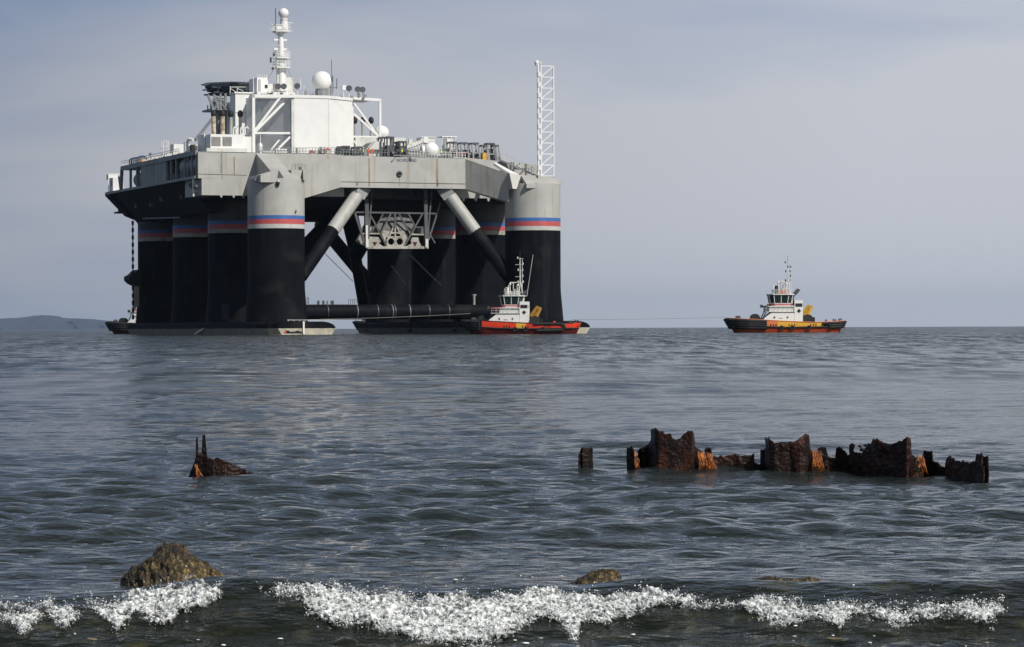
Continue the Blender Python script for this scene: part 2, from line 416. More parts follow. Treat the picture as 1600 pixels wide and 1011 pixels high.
# open sea beyond and to the sides, out to the horizon
yl, wl_ = ys[-1], ys[-1]*0.235+0.7
m = MB()
xe = [0.235*8+0.7, wl_]
def quad(*p): m.add([(a, b, -0.03) for a, b in p], [(0,1,2,3)])
quad((-wl_, yl), (wl_, yl), (9000, 30000), (-9000, 30000))
quad((-9000, 30000), (-30000, 30000), (-30000, 8), (-xe[0], 8)); m.f[-1] = m.f[-1]
m.add([(-wl_, yl, -0.03), (-9000, 30000, -0.03), (-xe[0], 8, -0.03)], [(0, 1, 2)])
quad((9000, 30000), (wl_, yl), (xe[0], 8), (30000, 8))
m.add([(9000, 30000, -0.03), (30000, 8, -0.03), (30000, 30000, -0.03)], [(0, 1, 2)])
o = m.build('open_sea', sea_mat, recalc=False); tag(o, kind='structure')
for p in o.data.polygons:
    pass
import bmesh
bm = bmesh.new(); bm.from_mesh(o.data)
for f_ in bm.faces:
    if f_.normal.z < 0: f_.normal_flip()
bm.to_mesh(o.data); bm.free()
# the beach the camera stands on
beach_mat = mat('wet_shingle', (0.10, 0.09, 0.07), 0.6, var=0.5, scale=9, bump=0.02, bscale=25)
gx, gy = np.meshgrid(np.linspace(-30, 30, 90), np.linspace(-20, 11, 60))
gz = np.interp(gy, [-20, 6, 8.2, 11], [0.9, 0.12, -0.04, -0.35]) + 0.03*fbm(gx*0.8, gy*0.8, 0, 4)
tag(np_mesh('beach', np.stack([gx, gy, gz], -1).reshape(-1, 3), grid_faces(60, 90), beach_mat), kind='structure')

# ------------------------------------------------------------------ far hills
hp = [(-420, 512), (-250, 508), (-100, 500), (-40, 497), (0, 495), (20, 493.5), (40, 491), (60, 490), (72, 491), (85, 494), (100, 495.5), (130, 497), (150, 499), (175, 501), (200, 504), (240, 510), (300, 516)]
HD = 21000.0
hx_ = np.linspace(-420, 300, 180); top = np.interp(hx_, [a for a, b in hp], [b for a, b in hp])
rows = 14; V = []
for j in range(rows):
    t = j/(rows-1)
    for i, px in enumerate(hx_):
        d = HD + 2500*t + 300*float(fbm(px*0.03, t*3, 1.0, 3))
        zt = (EY(px)-top[i])/F*HD + CH
        prof = math.sin(min(1, t*1.02)*math.pi/2)
        z = max(-2, zt*prof*(1+0.10*float(fbm(px*0.06, t*4, 5.0, 3))*(1-t)) ) + (2.5*float(vnoise(px*0.9, t*9)) if t > 0.9 else 0)
        V.append(((px-800)/F*HD*(1+0.1*t), d, z - (3 if t == 0 else 0)))
hillmat = mat('far_hills', (0.014, 0.028, 0.06), 0.9, var=0.3, scale=0.002)
tag(np_mesh('hills', np.array(V), grid_faces(rows, 180), hillmat), kind='structure')
# ------------------------------------------------------------------ launch platform
rig = empty('launch_platform', O, YAW)
tag(rig, 'huge grey and black floating platform with white superstructure and striped columns', 'platform')
def rp(name, m, mats, parent=None, label=None, recalc=True):
    o = m.build(name, mats, parent or rig, recalc=recalc)
    if label: o['label'] = label
    return o
ZB, ZD = 26.8, 35.0
# hull body: cross sections swept along v
def sweep(m, poly_uz, v0, v1, mi=0): return m.prism(poly_uz, v0, v1, mi, fn=lambda a, b, z: (a, z, b))
m = MB(); sweep(m, [(-13.2, 30.02), (-9.22, 30.02), (-9.22, ZD), (-13.2, ZD)], 8, 8.7); rp('front_plate', m, [hullgrey])
m = MB()
sweep(m, [(-12.5, ZB), (16.0, ZB), (16.0, ZD), (-9.2, ZD), (-9.2, 30), (-12.5, 30)], 8, 21)                # left front block
rp('hull_block', m, [hullgrey])
m = MB(); sweep(m, [(38.5, ZB), (57, ZB), (57, 33.5), (38.5, ZD)], 8, 21); rp('hull_block', m, [hullgrey])
m = MB(); sweep(m, [(-9.2, ZB), (57, ZB), (57, ZD-.4), (-9.2, ZD-.4)], 21.05, 63); rp('hull_body', m, [sidegrey])
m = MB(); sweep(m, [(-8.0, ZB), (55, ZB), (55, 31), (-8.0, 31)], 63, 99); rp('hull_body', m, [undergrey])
# underside plates and sloping port overhang, the shade there put into their near-black colour
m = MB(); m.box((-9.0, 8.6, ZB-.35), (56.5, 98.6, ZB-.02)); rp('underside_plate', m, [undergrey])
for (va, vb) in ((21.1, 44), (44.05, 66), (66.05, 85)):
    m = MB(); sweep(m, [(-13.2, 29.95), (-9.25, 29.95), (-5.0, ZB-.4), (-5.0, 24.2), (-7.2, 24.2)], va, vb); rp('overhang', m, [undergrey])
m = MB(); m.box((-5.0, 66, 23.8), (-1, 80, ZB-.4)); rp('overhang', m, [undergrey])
# decks
m = MB(); sweep(m, [(-13.2, ZD-.4+.02), (16.2, ZD-.4+.02), (16.2, ZD+.2), (-13.2, ZD+.2)], 21.1, 72.5)
m.box((16.3, 12, ZD-.38), (50, 72, ZD+.2)); rp('main_deck', m, [midsteel])
m = MB(); m.box((-13.3, 8.72, ZD+.003), (16.0, 21.05, ZD+.2)); m.box((14.8, 5.9, 34.2), (40, 12, 34.6)); rp('main_deck', m, [midsteel])
m = MB(); m.box((-13.7, 8.75, 30.03), (-9.25, 85.5, 30.55)); rp('gallery_floor', m, [sidegrey])
m = MB(); m.box((-13.5, 8.75, ZD-.45), (-13.32, 72.5, ZD+.45)); rp('gallery_top_beam', m, [sidegrey])
m = MB(); m.bar((-13.4, 72.3, 30.5), (-13.4, 71.6, ZD-.2), .6); m.bar((-13.4, 73.0, 30.5), (-13.4, 74.6, 33.6), .35); m.bar((-9.8, 72.3, 30.5), (-9.8, 71.6, ZD-.2), .5)
rp('gallery_post', m, [midsteel])
# gallery wall panels, posts and tanks; the openings show what stands inside
def gv(px): return PU(px, 280, -13.2).y
panels = [(221, 231), (231.2, 241.5), (241.7, 253.5), (253.7, 260.5)]
for a, b in panels:
    m = MB(); v1, v0 = gv(a), gv(b); m.box((-13.3, v0+.12, 30.6), (-13.0, v1-.12, ZD-.3)); rp('wall_panel', m, [sidegrey])
for px in (204.5, 214.8, 261.5, 268, 276, 290, 294.5, 301, 308):
    v = gv(px)
    m = MB(); m.box((-13.35, v-.28, 30.55), (-12.9, v+.28, ZD-.28)); rp('gallery_post', m, [midsteel])
for px0, px1, z, r in ((206, 220, 32.2, 1.5), (281, 309, 32.9, 1.9)):
    m = MB(); m.tube((-11.3, gv(px1), z), (-11.3, gv(px0), z), r, n=18); rp('gallery_tank', m, [sidegrey])
m = MB()
for px in (263, 266, 271, 273, 279, 284):
    v = gv(px); m.box((-12.6, v-.9, 30.6), (-11.2, v+.7, 31.4+random.random()*2.2))
m.box((-12.8, gv(275), 32.2), (-11.6, gv(272), 33.2)); rp('gallery_machinery', m, [midsteel])
m = MB(); m.path([PU(283, 340, -9.1)+Vector((-.2,0,0)), PU(226, 341.5, -9.1)+Vector((-.2,0,0))], .18); rp('pipe', m, [midsteel])
m = MB(); m.tube((-13.6, gv(306), 26.6), (-13.6, gv(306), 30.2), .22); m.tube((-13.6, gv(305), 27.3), (-12, gv(300), 27.3), .16); rp('pipe', m, [offwhite])
m = MB()
for px in (303, 300, 308): m.sphere((-13.3, gv(px), 28.4+random.random()), .45, 10)
rp('hose_reel', m, [darksteel])
# little teeth under the front edge
for px in (346.5, 366, 381):
    p = PV(px, 307, 8); m = MB(); m.prism([(p.x-.3, ZB-.02), (p.x+.3, ZB-.02), (p.x, ZB-.55)], 7.98, 8.4, fn=lambda a, b, z: (a, z, b)); rp('lifting_lug', m, [hullgrey])
for px in (725, 744.5, 764):
    p = PV(px, 310, 8); m = MB(); m.prism([(p.x-.3, ZB-.02), (p.x+.3, ZB-.02), (p.x+.15, ZB-.6), (p.x-.15, ZB-.6)], 7.98, 8.4, fn=lambda a, b, z: (a, z, b)); rp('lifting_lug', m, [hullgrey])
# seams on the port front face, rust run
def fstrip(px0, py0, px1, py1, v, th, m, wid=.1):
    a, b = PV(px0, py0, v), PV(px1, py1, v); m.bar(a, b, wid, th)
m = MB(); fstrip(311, 271.5, 387, 273.5, 7.97, .08, m); rp('ledge', m, [seam])
m = MB(); fstrip(348, 234, 348, 280, 7.97, .08, m); rp('seam', m, [seam])
m = MB(); a = PV(345.5, 240, 7.985); b = PV(347.6, 270, 7.985); m.box((a.x, 7.975, b.z), (b.x, 7.99, a.z)); rp('rust_stain', m, [ruststreak])
m = MB(); m.box((a.x+2.6, 7.975, 30.7), (a.x+2.85, 7.99, 34.2)); rp('rust_stain', m, [ruststreak])
# girder across the front
def girder(pts):   # pts: (u, v, z0, z1) at both ends, 2.2 m deep
    (ua, va, a0, a1), (ub, vb, b0, b1) = pts
    m = MB(); d = 2.2
    m.add([(ua,va,a0),(ub,vb,b0),(ub,vb,b1),(ua,va,a1),(ua,va+d,a0),(ub,vb+d,b0),(ub,vb+d,b1),(ua,va+d,a1)],
          [(0,1,2,3),(7,6,5,4),(3,2,6,7),(4,5,1,0),(4,0,3,7),(1,5,6,2)])
    return m
gl = PV(472, 260.5, -2.2); gm0 = PV(533, 243, 5.6); gm1 = PV(728, 248.3, 5.6); gr = PV(796, 272, -2.2)
z_l = PV(472, 311, -2.2).z; z_m = PV(533, 292.7, 5.6).z; z_r = PV(796, 316, -2.2).z
rp('girder_plate', girder([(gl.x, -2.2, z_l, gl.z), (gm0.x-.01, 5.6, z_m, gm0.z)]), [hullgrey])
rp('girder_plate', girder([(gm0.x, 5.6, z_m, gm0.z), (gm1.x, 5.6, z_m, gm1.z)]), [hullgrey])
rp('girder_plate', girder([(gm1.x+.01, 5.6, z_m, gm1.z), (gr.x, -2.2, z_r, gr.z)]), [hullgrey])
m = MB(); fstrip(534, 283.5, 728, 287, 5.55, .1, m); rp('ledge', m, [seam])
for px in (559, 685):
    m = MB(); fstrip(px, 284, px, 289.5, 5.5, .1, m); rp('drain', m, [darksteel])
for px0, px1, y0, y1 in ((576.5, 579, 247, 291), (682.5, 685.5, 248, 292), (624.8, 625.8, 276, 290)):
    a, b = PV(px0, y0, 5.58), PV(px1, y1, 5.58)
    m = MB(); m.box((a.x, 5.575, b.z), (b.x, 5.59, a.z)); rp('rust_stain', m, [ruststreak])
for px, py in ((625.2, 271.5),):
    p = PV(px, py, 5.4); m = MB(); m.torus(p, .42, .16, 14, 6, 'y'); m.tube(p+Vector((0,.3,-.2)), p+Vector((0,-.1,.3)), .25); rp('towing_eye', m, [darksteel])
p = PV(611, 243.5, 5.5); q = PV(646, 243.5, 5.5)
m = MB(); m.path([(p.x+1, 5.5, p.z-.3), (p.x+.3, 5.35, p.z-1.0)], .12); m.path([(q.x-4, 5.45, p.z+.1), (q.x-.6, 5.45, p.z+.1), (q.x-.4, 5.45, p.z-.8)], .12)
m.path([(p.x+1, 5.45, p.z+.05), (p.x+2.6, 5.45, p.z+.05)], .1); rp('bracket', m, [midsteel])
td = bpy.data.curves.new('warning_text', 'FONT'); td.body = 'NO SMOKING'; td.size = 0.95; td.extrude = .01
td.space_character = 0.92
to_ = bpy.data.objects.new('tmp', td); C.objects.link(to_); bpy.context.view_layer.update()
tme = bpy.data.meshes.new_from_object(to_.evaluated_get(bpy.context.evaluated_depsgraph_get())); bpy.data.objects.remove(to_)
to = bpy.data.objects.new('warning_text', tme); C.objects.link(to); to.parent = rig
tp = PV(620.5, 252.4, 5.56); to.location = (tp.x, 5.56, tp.z); to.rotation_euler = (R(90), 0, 0); tme.materials.clear(); tme.materials.append(mat('faded_blue_letters', (0.09, 0.09, 0.2), 0.7))
to.scale = (.72, .9, 1)

# columns
COLR = 5.43
def column(u, v, front, zt=29.6):
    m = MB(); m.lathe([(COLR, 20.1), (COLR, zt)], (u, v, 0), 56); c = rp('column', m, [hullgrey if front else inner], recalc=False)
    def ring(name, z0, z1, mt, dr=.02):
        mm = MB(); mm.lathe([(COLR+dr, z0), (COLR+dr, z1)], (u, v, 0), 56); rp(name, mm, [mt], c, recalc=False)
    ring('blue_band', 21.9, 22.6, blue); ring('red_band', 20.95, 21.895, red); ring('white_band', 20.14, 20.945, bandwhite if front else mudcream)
    mm = MB(); mm.lathe([(6.15, 0.5), (5.5, 8.0)], (u, v, 0), 56); mm.lathe([(5.5, 8.0), (COLR+.015, 9.0)], (u, v, 0), 56); mm.lathe([(COLR+.015, 9.0), (COLR+.015, 20.135)], (u, v, 0), 56); rp('black_lower_shell', mm, [black], c, recalc=False)
    return c
cols = {}
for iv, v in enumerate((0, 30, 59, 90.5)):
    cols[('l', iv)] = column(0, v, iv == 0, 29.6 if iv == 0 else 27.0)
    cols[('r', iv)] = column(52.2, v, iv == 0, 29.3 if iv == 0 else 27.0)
# small fittings on the front columns
for px, py in ((436.5, 329), (463.5, 330.5)):
    p = PV(px, py, -5.2); m = MB(); m.tube(p, p+Vector((0, .6, 0)), .16); m.bar(p+Vector((0,0,0)), p+Vector((0,.1,.5)), .08); rp('lamp', m, [darksteel], cols[('l', 0)])
for px, py in ((841, 334), (862, 334.5), (854, 296)):
    p = PV(px, py, -4.9); m = MB(); m.tube(p, p+Vector((0, 1.0, 0)), .2 if py > 300 else .38); rp('lamp', m, [darksteel], cols[('r', 0)])
# column heads
m = MB(); m.prism([(8, 34.95), (-4.6, 30.25), (-4.6, 24), (8, 24)], -1.7, 1.9, fn=lambda a, b, z: (z, a, b)); rp('sloping_gusset', m, [hullgrey], cols[('l', 0)])
a, b, c_ = PV(407.5, 273, -5.0), PV(436, 264.5, -5.0), PV(432, 285, -5.0)
m = MB(); m.prism([(a.x, c_.z), (c_.x, c_.z), (b.x, b.z), (a.x, a.z)], -5.25, -1.5, fn=lambda p_, q_, z: (p_, z, q_)); rp('fairlead_housing', m, [hullgrey], cols[('l', 0)])
m = MB(); m.prism([(-5.0, 29.0), (a.x-.02, 29.0), (a.x-.02, a.z), (-5.0, PV(390, 281, -3).z)], -3.2, 2.6, fn=lambda p_, q_, z: (p_, z, q_)); rp('fairlead_housing', m, [sidegrey], cols[('l', 0)])
a, b = PV(436.5, 266, -5.15), PV(444, 285, -5.15)
m = MB(); m.prism([(a.x-.5, b.z), (b.x, b.z), (b.x, b.z+.9), (a.x, a.z)], -5.2, -4.7, fn=lambda p_, q_, z: (p_, z, q_)); rp('fairlead_recess', m, [darksteel], cols[('l', 0)])
p = PV(434.8, 286.5, -5.4); m = MB(); m.sphere(p, .42, 12); m.tube(p, p+Vector((0, 0, -.5)), .3); rp('fairlead_roller', m, [blacks], cols[('l', 0)])
p = PV(436, 283.5, -5.5); m = MB(); m.sphere(p, .2, 8); rp('lamp', m, [white], cols[('l', 0)])
m = MB(); m.box((2.0, -3.6, 29.4), (5.0, 3.5, 31.3)); rp('column_head_box', m, [hullgrey], cols[('l', 0)])
a = PV(473, 264, -3.7); m = MB(); m.prism([(a.x-.5, 29.0), (a.x+.25, 29.0), (a.x+.12, a.z)], -3.72, -3.62, fn=lambda p_, q_, z: (p_, z, q_)); rp('vent_slot', m, [blacks], cols[('l', 0)])
m = MB()
for k in range(5): m.bar((2.2+k*.65, -3.5, 31.3), (2.2+k*.65, -3.5, 32.4), .08)
m.bar((2.2, -3.5, 32.4), (4.9, -3.5, 32.4), .08); m.bar((2.2, -3.5, 31.9), (4.9, -3.5, 31.9), .07); rp('railing', m, [midsteel], cols[('l', 0)])
# starboard column head: sloping plates, box and walkway
UR = 52.2
a, b, c_, d = PV(815, 274, -1), PV(840, 274, -1), PV(847, 287.5, -5.3), PV(823.5, 287.5, -5.3)
m = MB(); vs = [a, b, c_, d]; m.add([tuple(p) for p in vs] + [(p.x, p.y, p.z-.8) for p in vs], [(0,1,2,3),(7,6,5,4),(0,3,7,4),(3,2,6,7),(2,1,5,6),(1,0,4,5)]); rp('sloping_plate', m, [hullgrey], cols[('r', 0)])
m = MB(); m.box((a.x, -1, 29.2), (UR+4.3, 4.2, a.z-.1)); rp('column_head_box', m, [sidegrey], cols[('r', 0)])
m = MB(); q = PV(840, 277, -2); m.prism([(q.x, 29.2), (UR+5.2, 29.2), (UR+5.2, 30.1), (q.x, 31.0)], -2.6, 2.5, fn=lambda p_, q_, z: (p_, z, q_)); rp('column_head_box', m, [hullgrey], cols[('r', 0)])
a, b, c_, d = PV(772, 254.5, 4), PV(776, 254, 4), PV(812, 273, -2.6), PV(797, 270.5, -2.6)
m = MB(); vs = [a, b, c_, d]; m.add([tuple(p) for p in vs] + [(p.x, p.y, p.z-.5) for p in vs], [(0,1,2,3),(7,6,5,4),(0,3,7,4),(3,2,6,7),(2,1,5,6),(1,0,4,5)]); rp('sloping_plate', m, [white], None)
a, b, c_, d = PV(797, 270.5, -2.9), PV(815, 274, -2.9), PV(808, 295, -4.3), PV(802, 295, -4.3)
m = MB(); vs = [a, b, c_, d]; m.add([tuple(p) for p in vs] + [(p.x, p.y+2, p.z) for p in vs], [(0,1,2,3),(7,6,5,4),(0,3,7,4),(3,2,6,7),(2,1,5,6),(1,0,4,5)]); rp('sloping_plate', m, [hullgrey], cols[('r', 0)])
# walkway down to the starboard column with its rails
m = MB(); a, b = PV(783, 250, 8), PV(842, 276, 3)
m.bar(a, b, 1.4, .3); rp('walkway', m, [sidegrey])
m = MB()
for k in range(15):
    p = a.lerp(b, k/14); m.bar(p+Vector((0,-.7,0)), p+Vector((0,-.7,1.15)), .09)
m.bar(a+Vector((0,-.7,1.15)), b+Vector((0,-.7,1.15)), .09); m.bar(a+Vector((0,-.7,.6)), b+Vector((0,-.7,.6)), .07); rp('railing', m, [offwhite])
m = MB(); m.box((gm1.x, 12, 31), (57, 22, 33)); rp('hull_block', m, [hullgrey])
for k in range(13):
    v = 23+k*4.9
    m = MB(); m.bar((-13.0, v, 29.85), (-7.2, v, 24.3), .12, .16); rp('overhang_rib', m, [framesteel])
for v, z in ((30, 27.4), (46, 27.6), (58, 26.9), (70, 27.2)):
    m = MB(); u = -13.2+(29.9-z)*1.04; m.box((u-.35, v, z-.5), (u+.5, v+1.6, z+.4)); rp('junction_box', m, [framesteel])

# pontoons
def pontoon(u0, u1, side):
    def prof(a, b, zt=2.45, r=1.9):
        pts = [(a+1.0, -1.5), (b-1.0, -1.5), (b-.7, 0.0), (b, 1.2)]
        pts += [(b-r*1.5+r*1.5*math.cos(t), 1.25+(zt-1.25)*math.sin(t)) for t in np.linspace(0.1, math.pi/2, 6)]
        return pts + [(a+.5, zt), (a, zt-.4), (a, 1.2), (a+.7, 0.0)]
    def band(a, b): return [(a+.7, -1.0), (b-.75, -1.0), (b-.68, .05), (b+.03, 1.18), (a-.03, 1.18), (a+.62, .05)]
    def loft(f, secs, mt, name, par=None):
        m = MB(); n_ = len(f(0, 10))
        V = [(p[0], v, p[1]) for v, a, b in secs for p in f(a, b)]
        Fs = [tuple(range(n_)), tuple(range((len(secs)-1)*n_, len(secs)*n_))[::-1]]
        for i in range(len(secs)-1): Fs += [(i*n_+k, i*n_+(k+1)%n_, (i+1)*n_+(k+1)%n_, (i+1)*n_+k) for k in range(n_)]
        m.add(V, Fs); return rp(name, m, [mt], par)
    secs = [(-15, u0+2.6, u1), (-13.4, u0+.9, u1+.3), (-9, u0, u1+.4), (97, u0, u1+.4), (99.5, u0+1.2, u1)]
    o = loft(prof, secs, black, 'pontoon')
    loft(band, [(v-.03 if i == 0 else v, a, b) for i, (v, a, b) in enumerate(secs)], cream, 'waterline_band', o)
    return o
pl = pontoon(-6.5, 7.2, -1); pr = pontoon(46.0, 58.3, 1)
p = PV(474.5, 510, -15.2); m = MB(); m.box((p.x-.16, -15.3, .1), (p.x+.16, -15.05, 2.5)); rp('draught_post', m, [white], pl)
a, b = PV(447, 517.5, -15.1), PV(473, 520.5, -15.1)
m = MB(); m.box((a.x, -15.12, b.z), (b.x, -15.04, b.z+.3)); m.box((a.x, -15.12, b.z), (a.x+.6, -15.04, a.z+.15)); m.box((b.x-1.3, -15.12, b.z), (b.x-.7, -15.04, a.z+.1)); rp('fender_slot', m, [blacks], pl)
m = MB(); m.box((a.x-.3, -15.13, b.z+.05), (a.x+.1, -15.05, a.z)); rp('paint_mark', m, [redpaint], pl)
m = MB()
for k in range(9): m.bar((-1.8+k*1.1, -14.5, 2.5), (-1.8+k*1.1, -14.5, 2.75), .07)
m.bar((-2, -14.5, 2.75), (7, -14.5, 2.75), .08); rp('low_rail', m, [offwhite], pl)
a, b = PU(304, 522, -6.6), PU(318, 513.5, -6.6)
m = MB(); m.bar((-6.6, a.y, .1), (-6.6, b.y, 1.2), .1, .35); rp('ladder', m, [offwhite], pl)
m = MB(); p = PU(356, 490, -5.9); m.box((-6.35, p.y-3, 3), (-5.5, p.y+3, 6.0)); rp('access_box', m, [black], pl)
# transverse tube just above the water, with bands, rails and bollards
zt_ = PV(640, 487.5, -1).z
m = MB(); m.tube((4, -1, zt_), (48, -1, zt_), 1.42, n=28); tb = rp('transverse_tube', m, [black])
for px in (510, 556, 588, 611, 615, 638, 668, 699):
    u = PV(px, 488, -1).x; mm = MB(); mm.tube((u, -1, zt_), (u+.12, -1, zt_), 1.45, n=28); rp('weld_band', mm, [midsteel if px in (556, 611, 638) else darksteel], tb)
m = MB()
for px in (496.5, 498.5, 504.5, 506.5, 511.5, 517.5, 519.5, 521):
    u = PV(px, 474, -1).x; m.tube((u, -1, zt_+1.3), (u, -1, zt_+2.2), .12, n=6)
rp('bollard', m, [darksteel], tb)
m = MB()
for px in (545, 548, 551, 554, 558):
    u = PV(px, 474, -1).x; m.bar((u, -1, zt_+1.3), (u, -1, zt_+2.4), .08)
u0, u1 = PV(545, 474, -1).x, PV(560, 474, -1).x; m.bar((u0, -1, zt_+2.4), (u1, -1, zt_+2.4), .08)
for px in (480, 482): u = PV(px, 474, -1).x; m.bar((u, -1, zt_+1.3), (u, -1, zt_+2.9), .1)
u0, u1 = PV(482, 474, -1).x, PV(545, 474, -1).x; m.bar((u0, -1, zt_+1.5), (u1, -1, zt_+1.5), .07); rp('railing', m, [darksteel], tb)
m = MB(); u = PV(741, 474, -1).x; m.tube((u, -1, zt_+1.2), (u, -1, zt_+3.2), .25); m.tube((u, -1, zt_+3.2), (u, -1, zt_+3.4), .45); rp('vent', m, [mudcream], tb)
# raking braces under the girder
for (b0, c0, t0, side) in (((470, 432), (520.5, 359.6), (569.5, 292), 1), ((796, 433), (743, 361.6), (692.5, 294), -1)):
    A, B, T = PV(*b0, 0.5), PV(*c0, 4.6), PV(t0[0], t0[1]-2, 7.6)
    m = MB(); m.tube(A, B, 1.32, n=22); br = rp('raking_brace', m, [black])
    K = B.lerp(T, .77); m = MB(); m.tube(B, K, 1.34, n=22); rp('grey_upper_brace', m, [hullgrey], br)
    m = MB(); m.bar(K, T, 2.1, 2.5); rp('brace_head', m, [sidegrey], br)
# dark bracing far under the hull
def dtube(a, b, va, vb, r, name='inner_brace'):
    m = MB(); m.tube(PV(*a, va), PV(*b, vb), r, n=16); rp(name, m, [black])
dtube((455, 411), (520, 344), 60, 60, 1.75); dtube((503, 352), (584, 450), 90, 90, 1.5)
dtube((549, 360), (569, 478), 70, 70, 1.25); dtube((545, 330), (560, 395), 70, 70, 1.9)
dtube((520, 344), (503, 352), 60, 90, 1.6)
dtube((556, 398), (584, 350), 70, 60, 1.7)
m = MB(); m.box((28, 60, 24.3), (34, 80, ZB)); m.box((16, 60, 22.5), (21.5, 92, ZB)); m.box((4, 40, 24.5), (16, 70, ZB)); rp('underside_box', m, [undergrey])
for a, b in (((643, 400), (690, 447)), ((612, 415), (635, 445))):
    m = MB(); m.tube(PV(*a, 24), PV(*b, 24), .13, n=6); rp('stay', m, [midsteel])
m = MB(); m.tube(PV(508, 396, 40), PV(552, 440, 60), .07, n=5); rp('stay', m, [darksteel])

# flame deflector cradle
VF = 9.0
fd = MB()
def Z9(x, y, v=VF): return PV(540+x/9.194, 290+y/9.194, v)
def fbar(a, b, w, mt, name='truss_member', v=VF, vb=None, par=None):
    m = MB(); m.bar(Z9(*a, v), Z9(*b, vb if vb is not None else v), w); return rp(name, m, [mt], par)
cr_ = MB(); cr_.bar(Z9(300, 890), Z9(1190, 890), .5); cradle = rp('deflector_cradle', cr_, [mudcream])
m = MB(); a, b = Z9(150, 250, VF+7), Z9(1330, 860, VF+7); m.box((a.x+2, VF+7, b.z), (b.x-2, VF+7.3, a.z)); rp('dark_backing', m, [undergrey], cradle)  # dark backing plate, added to hide the column bands behind the cradle
for vv, mt in ((VF, framesteel), (VF+6.5, undergrey)):
    for a, b, w in (((120, 382), (1320, 402), .32), ((305, 60), (305, 885), .75 if vv == VF else .4), ((1150, 60), (1160, 885), .7 if vv == VF else .4),
                    ((388, 70), (328, 790), .3), ((1242, 70), (1180, 790), .3), ((140, 400), (290, 870), .45), ((1370, 240), (1195, 780), .35),
                    ((370, 440), (600, 885), .3), ((1110, 400), (840, 885), .3), ((655, 400), (515, 665), .28), ((770, 400), (945, 720), .28),
                    ((545, 400), (448, 580), .25), ((905, 400), (1005, 590), .28), ((340, 588), (445, 588), .22), ((1000, 598), (1130, 598), .22),
                    ((712, 400), (712, 600), .35), ((255, 610), (170, 780), .22), ((1190, 650), (1290, 830), .22)):
        fbar(a, b, w, mt, v=vv, par=cradle)
# folded deflector plates behind the frame
def plate(pts, mt, name, v=VF+.5, th=.15, vs_=None):
    P = [Z9(x, y, v if vs_ is None else vs_[i]) for i, (x, y) in enumerate(pts)]; n_ = len(P)
    m = MB(); m.add([tuple(p) for p in P] + [(p.x, p.y+th, p.z) for p in P],
        [tuple(range(n_)), tuple(range(n_, 2*n_))[::-1]] + [(k, k+n_, (k+1)%n_+n_, (k+1)%n_) for k in range(n_)])
    return rp(name, m, [mt], cradle)
defl = mat('scorched_grey_plate', (0.11, 0.112, 0.11), 0.7, var=0.25, scale=1.2, streak=0.5, streak_col=(0.07, 0.07, 0.065), streak_scale=(1.5, 1.5, .3), thr=0.5)
plate([(545, 405), (650, 405), (515, 660), (448, 580)], defl, 'deflector_plate', vs_=(VF+3, VF+2.4, VF+.6, VF+1.2))
plate([(655, 405), (710, 405), (712, 600), (690, 600), (650, 680), (530, 660)], defl, 'deflector_plate', vs_=(VF+2.4, VF+2.8, VF+.8, VF+.8, VF+.6, VF+.6))
plate([(715, 405), (770, 405), (900, 640), (800, 650), (760, 600), (717, 600)], defl, 'deflector_plate', vs_=(VF+2.8, VF+2.4, VF+.7, VF+.6, VF+.8, VF+.8))
plate([(775, 405), (900, 405), (1000, 590), (940, 700)], defl, 'deflector_plate', vs_=(VF+2.6, VF+3, VF+1.2, VF+.6))
plate([(515, 665), (560, 640), (650, 660), (620, 740), (600, 790), (600, 860), (590, 885), (570, 800)], mudcream, 'cradle_plate')
plate([(790, 650), (860, 650), (915, 730), (880, 800), (842, 885), (835, 800), (830, 760)], mudcream, 'cradle_plate')
for a, b, w in (((715, 590), (715, 885), .32), ((600, 738), (840, 738), .3), ((640, 680), (800, 680), .35), ((690, 600), (600, 790), .3), ((745, 600), (835, 790), .3),
                ((600, 780), (600, 870), .25), ((838, 780), (838, 870), .25), ((600, 872), (838, 872), .35)):
    fbar(a, b, w, mudcream, 'cradle_rib', v=VF+.2, par=cradle)
for cx_ in (655, 780):
    pts_ = [Z9(cx_+58*math.cos(t), 805+62*math.sin(t), VF+.25) for t in np.linspace(math.pi/8, math.pi/8+2*math.pi, 9)]
    m = MB()
    for i in range(8): m.bar(pts_[i], pts_[i+1], .3)
    rp('cradle_ring', m, [mudcream], cradle)
plate([(305, 790), (345, 790), (345, 730), (480, 740), (520, 800), (480, 830), (560, 885), (305, 885)], mudcream, 'cradle_plate', v=VF+.3)
plate([(960, 740), (1050, 740), (1060, 800), (1100, 880), (860, 885), (955, 830), (940, 790)], mudcream, 'cradle_plate', v=VF+.3)
plate([(340, 590), (440, 590), (490, 640), (490, 700), (340, 700)], mudcream, 'cradle_plate', v=VF+2.5)
plate([(1010, 600), (1130, 600), (1130, 700), (960, 700), (960, 660)], defl, 'cradle_plate', v=VF+2.5)
plate([(150, 790), (210, 700), (250, 700), (290, 870), (190, 830)], mudcream, 'cradle_plate', v=VF+4)
for a, b in (((250, 690), (490, 690)), ((940, 700), (1125, 705))): fbar(a, b, .28, mudcream, 'cradle_rib', par=cradle)
for x in (430, 1007):
    a = Z9(x-30, 810, VF+.1); b = Z9(x+30, 870, VF+.1)
    m = MB(); m.prism([(a.x, a.z), (b.x, a.z), ((a.x+b.x)/2, b.z)], VF+.15, VF+.28, fn=lambda p_, q_, z: (p_, z, q_)); rp('rusted_lug', m, [mat('dark_rust', (0.07, 0.02, 0.01), .9)], cradle)
for x in (308, 1165):
    a = Z9(x-18, 770, VF-.3); b = Z9(x+22, 890, VF-.3); m = MB(); m.box((a.x, VF-.6, b.z), (b.x, VF-.1, a.z)); rp('cradle_shoe', m, [offwhite], cradle)
